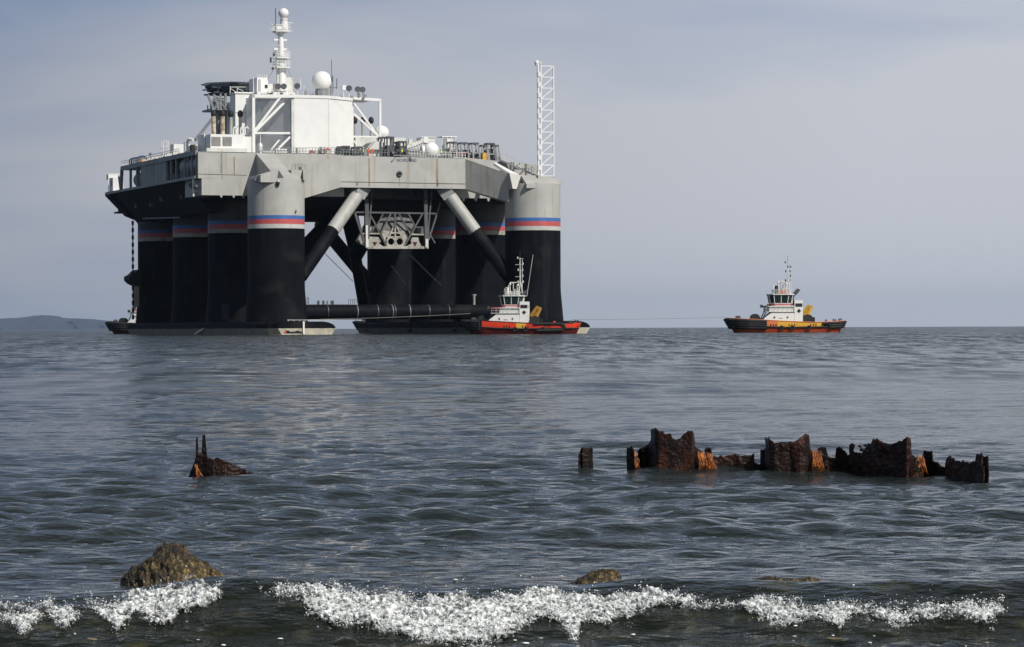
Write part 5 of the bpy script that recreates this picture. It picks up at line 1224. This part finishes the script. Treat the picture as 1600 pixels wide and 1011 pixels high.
def ragged(name, prof, parent, mt=None, th=.010, rag=.009, step=.008, holes=(), seed=0, zb=-.12):
    """a plate following a plan line: prof = (px, top_y, offset in depth); thick, torn top edge"""
    P = []
    for px, ty, off in prof:
        d = dist_row(px)+off; w = W(px, ty, d); P.append((w.x, d, w.z))
    # sample
    S = []
    for (a, b_) in zip(P, P[1:]):
        L = math.hypot(b_[0]-a[0], b_[1]-a[1]); n_ = max(1, int(L/step))
        for k in range(n_): t = k/n_; S.append([a[i]+(b_[i]-a[i])*t for i in range(3)])
    S.append(list(P[-1])); S = np.array(S); n_ = len(S)
    s_ = np.cumsum(np.r_[0, np.hypot(*np.diff(S[:, :2], axis=0).T)])
    S[:, 2] += rag*fbm(s_*45, seed*7.7, 2.0, 3) + rag*.8*np.sign(vnoise(s_*22, seed*3.1))*np.abs(vnoise(s_*22, seed*3.1))**.5
    S[:, 2] = np.maximum(S[:, 2], .012)
    tg = np.gradient(S[:, :2], axis=0); tg /= np.linalg.norm(tg, axis=1)[:, None]+1e-9
    nr = np.stack([tg[:, 1], -tg[:, 0]], 1)
    rows = 26; V = []
    tt = np.linspace(0, 1, rows)
    for side in (1, -1):
        Z = zb + (S[:, 2][:, None]-zb)*tt[None, :]
        ds = .006*fbm(np.repeat(s_[:, None], rows, 1)*14, Z*14, seed+.5, 4)
        o_ = (side*th/2 + ds)*1.0
        o_ = o_*np.where(tt[None, :] > .97, .6, 1)
        X = S[:, 0][:, None]+nr[:, 0][:, None]*o_; Y = S[:, 1][:, None]+nr[:, 1][:, None]*o_
        V.append(np.stack([X, Y, Z], -1))
    V = np.array(V); A = V[0].reshape(-1, 3); B = V[1].reshape(-1, 3); nA = len(A)
    fa = grid_faces(n_, rows)
    keep = np.ones(len(fa), bool)
    cen = A[fa].mean(1)
    for hx_, hy_, hr in holes:
        w = W(hx_, hy_, dist_row(hx_)); rr = np.hypot(cen[:, 0]-w.x, (cen[:, 2]-w.z)); nzh = .25*fbm(cen[:, 0]*60, cen[:, 2]*60, 1., 2)
        keep &= rr > hr*.0048*(1+nzh)
    fk = fa[keep]
    fb = fk[:, ::-1]+nA
    F_ = [fk, fb]
    # edges: rim wherever a face edge is open
    ed = np.concatenate([fk[:, [0, 1]], fk[:, [1, 2]], fk[:, [2, 3]], fk[:, [3, 0]]])
    key = {}
    for a, b_ in ed.tolist(): key[(a, b_)] = key.get((a, b_), 0)+1
    rim = [(b_, a, a+nA, b_+nA) for (a, b_) in key if (b_, a) not in key]
    F_.append(np.array(rim))
    o = np_mesh(name, np.concatenate([A, B]), np.concatenate(F_), mt or rust, smooth=False)
    if parent: o.parent = parent
    return o
wall = empty('sheet_pile_wall', (0, 0, 0))
tag(wall, 'long rusted row of broken steel sheet piles standing in the shallow water on the right', 'sheet pile wall')
N_, FA = -.0, .20
ragged('pile', [(979, 698, .05), (986, 698, .02), (992, 706, 0), (996, 735, 0)], wall, rust_dark, seed=1, rag=.006)
ragged('pile', [(996, 702, .16), (1002, 700, .20), (1010, 697, .2), (1016, 692, .12), (1017.5, 690, .1)], wall, rust_dark, seed=2)
ragged('pile', [(1017, 669, .12), (1021, 670, .05), (1024, 668, .0), (1029, 673, -.02), (1036, 674, -.02), (1040, 681, -.02), (1048, 680, -.02), (1056, 684, -.02), (1062, 684, -.02), (1068, 678, -.02), (1074, 674, -.02), (1080, 672, -.02), (1083, 676, .03), (1085.5, 698, .08)], wall, rust, seed=3, rag=.009)
ragged('pile', [(1085, 697, .06), (1090, 703, .14), (1096, 705, .2), (1100, 710, .2)], wall, rust_dark, seed=4)
ragged('pile', [(1100, 702, .24), (1103, 699, .24), (1111, 700, .24), (1112, 715, .24)], wall, rust_dark, seed=5, rag=.002)
ragged('pile', [(1098, 715, .18), (1114, 713, .18), (1130, 712, .18), (1150, 710, .18), (1165, 712, .18), (1171, 710, .18), (1178, 709, .18)], wall, rust, seed=6, rag=.006)
ragged('pile', [(1176, 712, .2), (1179, 724, .2), (1187, 726, .2), (1188, 702, .2), (1195, 700, .17), (1197, 708, .12)], wall, rust_dark, seed=7)
ragged('pile', [(1196, 683, .12), (1199, 684, .06), (1202, 686, .0), (1210, 691, -.02), (1220, 690, -.02), (1232, 691, -.02), (1243, 690, -.02), (1249, 684, -.02), (1256, 677, .0), (1262, 678, .04), (1265, 698, .10)], wall, rust, seed=8, rag=.009)
ragged('pile', [(1241, 690, -.045), (1244, 700, -.05), (1246, 742, -.05)], wall, rust, seed=18, th=.01, rag=.001)
ragged('pile', [(1264, 700, .12), (1270, 706, .18), (1276, 712, .2), (1277, 700, .2), (1281, 698, .2), (1290, 699, .2), (1294, 713, .2), (1304, 715, .2), (1306, 700, .2), (1312, 698, .2), (1320, 705, .2), (1324, 712, .2), (1328, 710, .2)], wall, rust_dark, seed=9, rag=.004)
ragged('pile', [(1327, 696, .2), (1331, 692, .18), (1337, 698, .16), (1344, 697, .14), (1352, 694, .1), (1360, 694, .06), (1364, 685, .02), (1370, 685, -.02), (1378, 690, -.02), (1386, 693, -.02), (1392, 695, -.02), (1400, 691, -.02), (1408, 689, -.02), (1416, 684, -.02), (1421, 684, .02), (1424, 706, .08)], wall, rust, seed=10, rag=.006,
       holes=((1341, 703, 5), (1351, 700, 2.6), (1347, 708, 2), (1356, 704, 1.5)))
ragged('pile', [(1423, 710, .08), (1430, 714, .14), (1440, 718, .2), (1443, 706, .22), (1456, 705, .22), (1457, 720, .22), (1464, 722, .2), (1470, 728, .2), (1478, 730, .15)], wall, rust_dark, seed=11)
ragged('pile', [(1477, 722, .1), (1480, 714, .05), (1485, 713, .02), (1492, 719, 0), (1505, 721, 0), (1516, 722, 0), (1523, 722, 0), (1525, 709, 0), (1533, 708, 0), (1536, 714, .04), (1543, 712, .08), (1541, 716, .14)], wall, rust, seed=12)
ragged('pile', [(1525, 730, -.08), (1530, 728, -.1), (1537, 727, -.1)], wall, rust_dark, seed=13)
st = ragged('broken_pile', [(903, 711, 0), (907, 702, 0), (910, 699, -.02), (918, 700, -.02), (925, 699, .02), (925, 712, .05)], None, rust_dark, seed=14, rag=.006)
tag(st, 'small black stump of a pile standing alone just left of the long rusted row', 'pile stump')
fr = empty('wreck_fragment', (0, 0, 0)); tag(fr, 'rusted steel plate with two thin upright spikes, alone on the left', 'steel fragment')
ragged('plate', [(291, 752, .1), (297, 738, .06), (303, 723, .02), (306, 712, 0), (308, 707, 0), (315, 709, 0), (324, 714, -.02), (332, 718, -.03), (338, 715, -.03), (348, 719, -.03), (360, 724, -.02), (372, 729, 0), (377, 734, .03), (378, 748, .06)], fr, rust_dark, seed=15, rag=.002)
ragged('spike', [(305.3, 690, -.0), (306.5, 682, 0), (308.5, 684, 0), (309.5, 712, 0)], fr, rust_dark, seed=16, rag=.0, step=.003, th=.012)
ragged('spike', [(314.5, 706, 0), (315.5, 680, 0), (320, 679, 0), (321, 692, 0), (323, 712, 0)], fr, rust_dark, seed=17, rag=.001, step=.004)
ragged('broken_edge', [(376, 733, .03), (381, 731, .06), (385, 739, .06), (391, 736, .06), (396, 740, .06), (402, 744, .06)], fr, rust_dark, seed=19, rag=.004)
def weeds(px0, px1, y0, y1, n_, off, label, lean=4, r=.0035):
    m = MB()
    for k in range(n_):
        t = random.random(); px = px0+(px1-px0)*t*.8; ty = y0+(y1-y0)*.35*t*random.random()+random.random()*3
        ex = px+(px1-px0)*.35*random.random()+lean*random.random(); ey = y1-random.random()*(y1-y0)*.25
        d = dist_row(px)+off
        pts = [W(px+(ex-px)*s+random.uniform(-1, 1)*.9, ty+(ey-ty)*s**.8+random.uniform(-1, 1)*1.2, d-.05*math.sin(s*2.5)+random.uniform(-.01, .01)) for s in np.linspace(0, 1, 7)]
        m.path(pts, r*random.uniform(.6, 1.3), 5, r2=r*.4)
    o = m.build('seaweed', [weed]); tag(o, label, 'seaweed', 'orange weed hanging on the rusted piles')
weeds(990, 999, 704, 744, 12, -.03, 'orange weed on the leaning pile at the left end of the rusted row', 0)
weeds(1090, 1118, 705, 742, 42, .06, 'round clump of orange weed right of the tallest pile', 3, .0034)
weeds(1267, 1286, 702, 742, 44, .05, 'bright orange weed hanging right of the second tall pile', 6, .0034)
weeds(1432, 1446, 710, 744, 18, .03, 'thin orange weed between the third wide pile and the post right of it', 6)
weeds(303, 308, 724, 752, 9, -.06, 'orange weed strand draped on the left fragment with two spikes', 17, .0028)
# ------------------------------------------------------------------ rocks
def rock_mat():
    m = bpy.data.materials.new('weedy_rock'); m.use_nodes = True
    n, l = m.node_tree.nodes, m.node_tree.links; b = n['Principled BSDF']; t = N(n, 'ShaderNodeTexCoord')
    z1 = N(n, 'ShaderNodeTexNoise'); z1.inputs['Scale'].default_value = 55; z1.inputs['Detail'].default_value = 6; z1.inputs['Roughness'].default_value = .75; l.new(t.outputs['Object'], z1.inputs['Vector'])
    cr = N(n, 'ShaderNodeValToRGB'); l.new(z1.outputs['Fac'], cr.inputs[0]); e = cr.color_ramp.elements
    e[0].position = .38; e[0].color = (.006, .005, .002, 1); e[1].position = .68; e[1].color = (.50, .35, .12, 1); k = e.new(.52); k.color = (.075, .048, .014, 1)
    z4 = N(n, 'ShaderNodeTexNoise'); z4.inputs['Scale'].default_value = 7; l.new(t.outputs['Object'], z4.inputs['Vector'])
    ge = N(n, 'ShaderNodeMapRange'); ge.inputs['From Min'].default_value = .35; ge.inputs['From Max'].default_value = .65; ge.inputs['To Min'].default_value = .15; ge.inputs['To Max'].default_value = 1.0; l.new(z4.outputs['Fac'], ge.inputs['Value'])
    mx_ = N(n, 'ShaderNodeMix', data_type='RGBA', blend_type='MULTIPLY'); mx_.inputs['Factor'].default_value = 1; l.new(cr.outputs[0], mx_.inputs['A']); l.new(ge.outputs[0], mx_.inputs['B'])
    l.new(mx_.outputs['Result'], b.inputs['Base Color']); b.inputs['Roughness'].default_value = .32
    bp = N(n, 'ShaderNodeBump'); bp.inputs['Distance'].default_value = .012; bp.inputs['Strength'].default_value = .9; l.new(z1.outputs['Fac'], bp.inputs['Height']); l.new(bp.outputs[0], b.inputs['Normal'])
    return m
rockm = rock_mat()
def rock(cx, d, prof, depth, seed, label, rough=.012):
    """prof: outline (px, y) left to right as seen; body of revolution-like depth, heavily pitted"""
    base = [p[0] for p in prof]; n_ = 150; mrows = 90
    px = np.linspace(base[0], base[-1], n_); py = np.interp(px, base, [p[1] for p in prof])
    X = (px-800)/F*d; Zt = (EY(px)-py)/F*d+CH
    th = np.linspace(-math.pi/2, math.pi/2, mrows)
    s_ = np.sin(np.linspace(0, math.pi, n_))**.5
    dep = depth*s_
    Y = d + dep[:, None]*np.sin(th)[None, :]
    Z = -.10 + (Zt[:, None]+.10)*np.cos(th)[None, :]**.75
    Xg_ = np.repeat(X[:, None], mrows, 1)
    k = fbm(Xg_*9, Y*9, Z*9+seed, 3)*rough*.6 + fbm(Xg_*34+3, Y*34, Z*34+seed, 4, .65)*rough*.9
    Z = Z + k; Y = Y - k*.8 ; Xg_ = Xg_ + fbm(Xg_*30, Y*30+9, Z*30, 2)*rough*.5
    c = Vector((float(X.mean()), d, 0))
    o = np_mesh('rock', (np.stack([Xg_, Y, Z], -1)-np.array(c)).reshape(-1, 3), grid_faces(n_, mrows)[:, ::-1], rockm); o.location = c
    tag(o, label, 'rock', 'rocks in the shallows'); return o
rock(0, 13.75, [(186, 912), (194, 900), (205, 888), (216, 884), (226, 874), (238, 867), (246, 856), (255, 851), (268, 849.5), (280, 850.5), (288, 856), (294, 866), (303, 870), (318, 878), (330, 887), (342, 896), (352, 903), (360, 909)], .17, 1.3, 'big brown weedy rock rising to a peak behind the breaking wave on the left')
rock(0, 13.35, [(880, 922), (888, 915), (900, 905), (915, 898), (926, 892), (940, 890), (958, 891), (968, 898), (974, 914), (978, 922), (984, 928)], .10, 4.1, 'small rounded golden brown rock right behind the wave near the middle', .007)
rock(0, 13.55, [(1165, 914), (1175, 905), (1190, 901), (1210, 900), (1225, 904), (1250, 905), (1265, 900), (1278, 904), (1288, 914)], .07, 7.7, 'flat rock barely breaking the surface behind the wave on the right', .006)
rock(0, 12.45, [(70, 940), (75, 931), (84, 928), (92, 930), (99, 940)], .04, 9.1, 'small dark rock tip just behind the wave at the far left', .006)
rock(0, 13.9, [(148, 912), (158, 909), (175, 907.5), (192, 906), (205, 910)], .06, 5.1, 'low dark rock edge awash left of the big brown rock', .005)
# pebbles seen through the shallow water at the very bottom
pebm = mat('wet_pebbles', (.12, .10, .055), .25, var=.6, scale=14, bump=.004, bscale=90)
rs = np.random.RandomState(5)
m = MB()
for k in range(150):
    x = rs.uniform(-2.4, 2.4); y = rs.uniform(10.4, 11.35); r = rs.uniform(.008, .03)*(1.5 if rs.rand() < .12 else 1)
    m.sphere((x, y, float(sea_z(x, y)[0])-.35*r), r, 8, sc=(rs.uniform(.9, 1.8), rs.uniform(.8, 1.3), rs.uniform(.25, .5)))
o = m.build('shingle', [pebm]); tag(o, kind='stuff')
# ------------------------------------------------------------------ the breaking wave: foam and drops
foam_m = bpy.data.materials.new('foam'); foam_m.use_nodes = True
fn, fl = foam_m.node_tree.nodes, foam_m.node_tree.links; fb = fn['Principled BSDF']
fb.inputs['Base Color'].default_value = (.80, .82, .82, 1); fb.inputs['Roughness'].default_value = .22; fb.inputs['IOR'].default_value = 1.33; fb.inputs['Subsurface Weight'].default_value = .45; fb.inputs['Subsurface Radius'].default_value = (1, 1, 1); fb.inputs['Subsurface Scale'].default_value = .02
tcx = N(fn, 'ShaderNodeTexCoord')
z = N(fn, 'ShaderNodeTexNoise'); z.inputs['Scale'].default_value = 44; z.inputs['Detail'].default_value = 6; z.inputs['Roughness'].default_value = .65; fl.new(tcx.outputs['Object'], z.inputs['Vector'])
cr = N(fn, 'ShaderNodeValToRGB'); fl.new(z.outputs['Fac'], cr.inputs[0]); e = cr.color_ramp.elements
e[0].position = .38; e[0].color = (.12, .13, .12, 1); e[1].position = .60; e[1].color = (.80, .82, .82, 1)
fl.new(cr.outputs[0], fb.inputs['Base Color'])
at = N(fn, 'ShaderNodeAttribute', attribute_name='cover')
na = N(fn, 'ShaderNodeTexNoise'); na.inputs['Scale'].default_value = 55; na.inputs['Detail'].default_value = 7; na.inputs['Roughness'].default_value = .7; fl.new(tcx.outputs['Object'], na.inputs['Vector'])
a1 = N(fn, 'ShaderNodeMath', operation='MULTIPLY_ADD'); fl.new(na.outputs['Fac'], a1.inputs[0]); a1.inputs[1].default_value = 5.5; a1.inputs[2].default_value = -2.75 - .05
a2 = N(fn, 'ShaderNodeMath', operation='MULTIPLY_ADD'); a2.use_clamp = True; fl.new(at.outputs['Fac'], a2.inputs[0]); a2.inputs[1].default_value = 1.35; fl.new(a1.outputs[0], a2.inputs[2])
fl.new(a2.outputs[0], fb.inputs['Alpha'])
z = N(fn, 'ShaderNodeTexNoise'); z.inputs['Scale'].default_value = 120; z.inputs['Detail'].default_value = 4; fl.new(tcx.outputs['Object'], z.inputs['Vector'])
bp = N(fn, 'ShaderNodeBump'); bp.inputs['Distance'].default_value = .003; fl.new(z.outputs['Fac'], bp.inputs['Height']); fl.new(bp.outputs[0], fb.inputs['Normal'])
UP = [(-60, 945), (0, 945), (60, 940), (120, 942), (190, 930), (250, 912), (300, 905), (345, 908), (352, 918), (400, 914), (405, 903), (470, 903), (475, 903), (530, 922), (600, 925), (680, 932), (720, 925), (760, 926), (830, 917), (880, 920), (960, 925), (1000, 911), (1040, 914), (1075, 924), (1120, 920), (1200, 927), (1300, 930), (1400, 930), (1450, 925), (1500, 926), (1560, 930), (1572, 945), (1580, 935), (1700, 940)]
LO = [(-60, 975), (0, 972), (42, 990), (70, 965), (100, 992), (140, 952), (180, 990), (212, 962), (265, 986), (280, 955), (300, 958), (345, 935), (352, 926), (400, 926), (405, 936), (470, 938), (476, 958), (520, 975), (560, 984), (600, 990), (650, 1004), (700, 1012), (760, 1012), (800, 990), (850, 968), (880, 985), (897, 1010), (908, 975), (960, 968), (1000, 955), (1040, 948), (1075, 950), (1120, 955), (1160, 960), (1205, 978), (1240, 983), (1270, 965), (1310, 995), (1330, 965), (1400, 983), (1450, 970), (1500, 964), (1550, 982), (1570, 965), (1580, 942), (1700, 955)]
FX = 1.05
nx, ns = 1900, 380
gx = np.linspace(-2.25, 2.25, nx)[:, None]*np.ones((1, ns)); sg = np.linspace(-.12, 1.3, ns)[None, :]*np.ones((nx, 1))
yy = crest_y(gx) - sg*.66
base_z = sea_z(gx.ravel(), yy.ravel()).reshape(gx.shape)
pxg = gx/yy*F+800; pyg = EY(pxg) - (base_z-CH)/yy*F
uy = np.interp(pxg, *zip(*UP)); ly = np.interp(pxg, *zip(*LO))
wob = 5.5*fbm(gx*9, sg*6, 1.0, 3)
mid = np.minimum(pyg-uy-8-4*(pxg > 1040), ly-pyg)+wob
dens = np.interp(pxg, [-100, 340, 360, 470, 500, 980, 1040, 1100, 1180, 1260, 1300, 1420, 1500, 1560, 1600], [.95, .9, .45, .62, 1.05, 1.2, .8, .62, .8, 1.0, .82, .78, .74, .74, .3])
q = np.clip(mid/12, -1, 1)
lump = fbm(gx*21, yy*21, base_z*21, 4, .6)
fine = fbm(gx*75, yy*60, base_z*75, 3, .6)
bill = 1-np.abs(fbm(gx*36+7, yy*26, base_z*36+3, 3, .6))*1.6
lace = np.clip(1-np.abs(fbm(gx*26, yy*17, 2.0, 4, .6))*3.2, 0, 1)
micro = fbm(gx*190, yy*170, base_z*190, 2, .6)
spl = np.clip(vnoise(gx*13, sg*4, 6.)-.25, 0, 1)*np.clip(1.2-sg*2.2, 0, 1)*np.clip(dens, 0, 1)
strand = np.abs(fbm(gx*22, sg*5, 3.3, 3))
show = q*1.05 + dens*.9 - 1.0 + .50*lump + .42*fine + .15*micro + .40*(lace-.35)
thick = np.clip(show*.9+.12, 0, 1)**.7*(.008+.014*np.clip(dens, 0, 1)) * (.72+.42*np.clip(bill, 0, 1.2)) + .0012*fine + .008*lump + .065*spl*np.clip(show, 0, 1)
# outward direction: up and towards the beach
V = np.stack([gx + .006*vnoise(gx*24, sg*20, 4.), yy - thick*.8 + .005*vnoise(gx*24, sg*20, 8.), base_z + thick*.7 + .001], -1).reshape(-1, 3)
fa = grid_faces(nx, ns); sh = show.ravel()[fa].mean(1); keep = sh > -.12
fa = fa[keep]
used = np.unique(fa); rm = np.full(len(V), -1); rm[used] = np.arange(len(used))
fo = np_mesh('breaking_wave_foam', V[used], rm[fa][:, ::-1] if False else rm[fa], foam_m); tag(fo, kind='stuff')
att = fo.data.attributes.new('cover', 'FLOAT', 'POINT'); att.data.foreach_set('value', np.clip(show.ravel()[used], -.3, 1.2).astype(np.float32))
# drops and froth beads
ico = [(0,0,1),(.894,0,.447),(.276,.851,.447),(-.724,.526,.447),(-.724,-.526,.447),(.276,-.851,.447),(.724,.526,-.447),(-.276,.851,-.447),(-.894,0,-.447),(-.276,-.851,-.447),(.724,-.526,-.447),(0,0,-1)]
icf = [(0,1,2),(0,2,3),(0,3,4),(0,4,5),(0,5,1),(1,6,2),(2,7,3),(3,8,4),(4,9,5),(5,10,1),(6,7,2),(7,8,3),(8,9,4),(9,10,5),(10,6,1),(7,6,11),(8,7,11),(9,8,11),(10,9,11),(6,10,11)]
ico = np.array(ico); icf = np.array(icf)
w = np.clip(show+.42, 0, 1)*(show < .55) + .25*(show >= .55); w = (w*(dens > .12)).ravel()**2
idx = rs.choice(len(w), 16000, p=w/w.sum())
allv, allf = [], []
for j, i in enumerate(idx):
    r = .0006+.0022*rs.rand()**4
    up = abs(rs.normal(0, .008)) if rs.rand() < .88 else abs(rs.normal(0, .03))
    p = V[i] + np.array([rs.normal(0, .006), -up*.6, up*.8])
    allv.append(ico*r*np.array([rs.uniform(.7, 1.8), 1, rs.uniform(.7, 1.4)])+p); allf.append(icf+12*j)
dm = mat('water_drops', (.72, .75, .76), .1, var=.3, scale=30)
dr = np_mesh('spray_drops', np.concatenate(allv), np.concatenate(allf), dm); tag(dr, kind='stuff')
# foam flecks drifting in front of and behind the wave
m = MB()
for k in range(60):
    x = rs.uniform(-2.3, 2.3); y = rs.uniform(10.8, 11.5) if rs.rand() < .7 else rs.uniform(12.4, 14)
    z0_ = float(sea_z(x, y)[0]); r = rs.uniform(.003, .009)
    m.sphere((x, y, z0_+.002), r, 8, sc=(rs.uniform(1, 2.4), 1, .4))
o = m.build('foam_flecks', [dm]); tag(o, kind='stuff')
# ------------------------------------------------------------------ haze
def haze():
    m = bpy.data.materials.new('haze'); m.use_nodes = True; n, l = m.node_tree.nodes, m.node_tree.links
    n.remove(n['Principled BSDF']); v = N(n, 'ShaderNodeVolumePrincipled'); v.inputs['Density'].default_value = HAZE; v.inputs['Color'].default_value = (.62, .78, 1, 1); v.inputs['Anisotropy'].default_value = .2
    l.new(v.outputs[0], n['Material Output'].inputs['Volume'])
    mb = MB(); mb.box((-34000, -60, -4), (34000, 34000, 320)); o = mb.build('haze', [m]); tag(o, kind='stuff')
HAZE = 2.1e-5
if HAZE: haze()
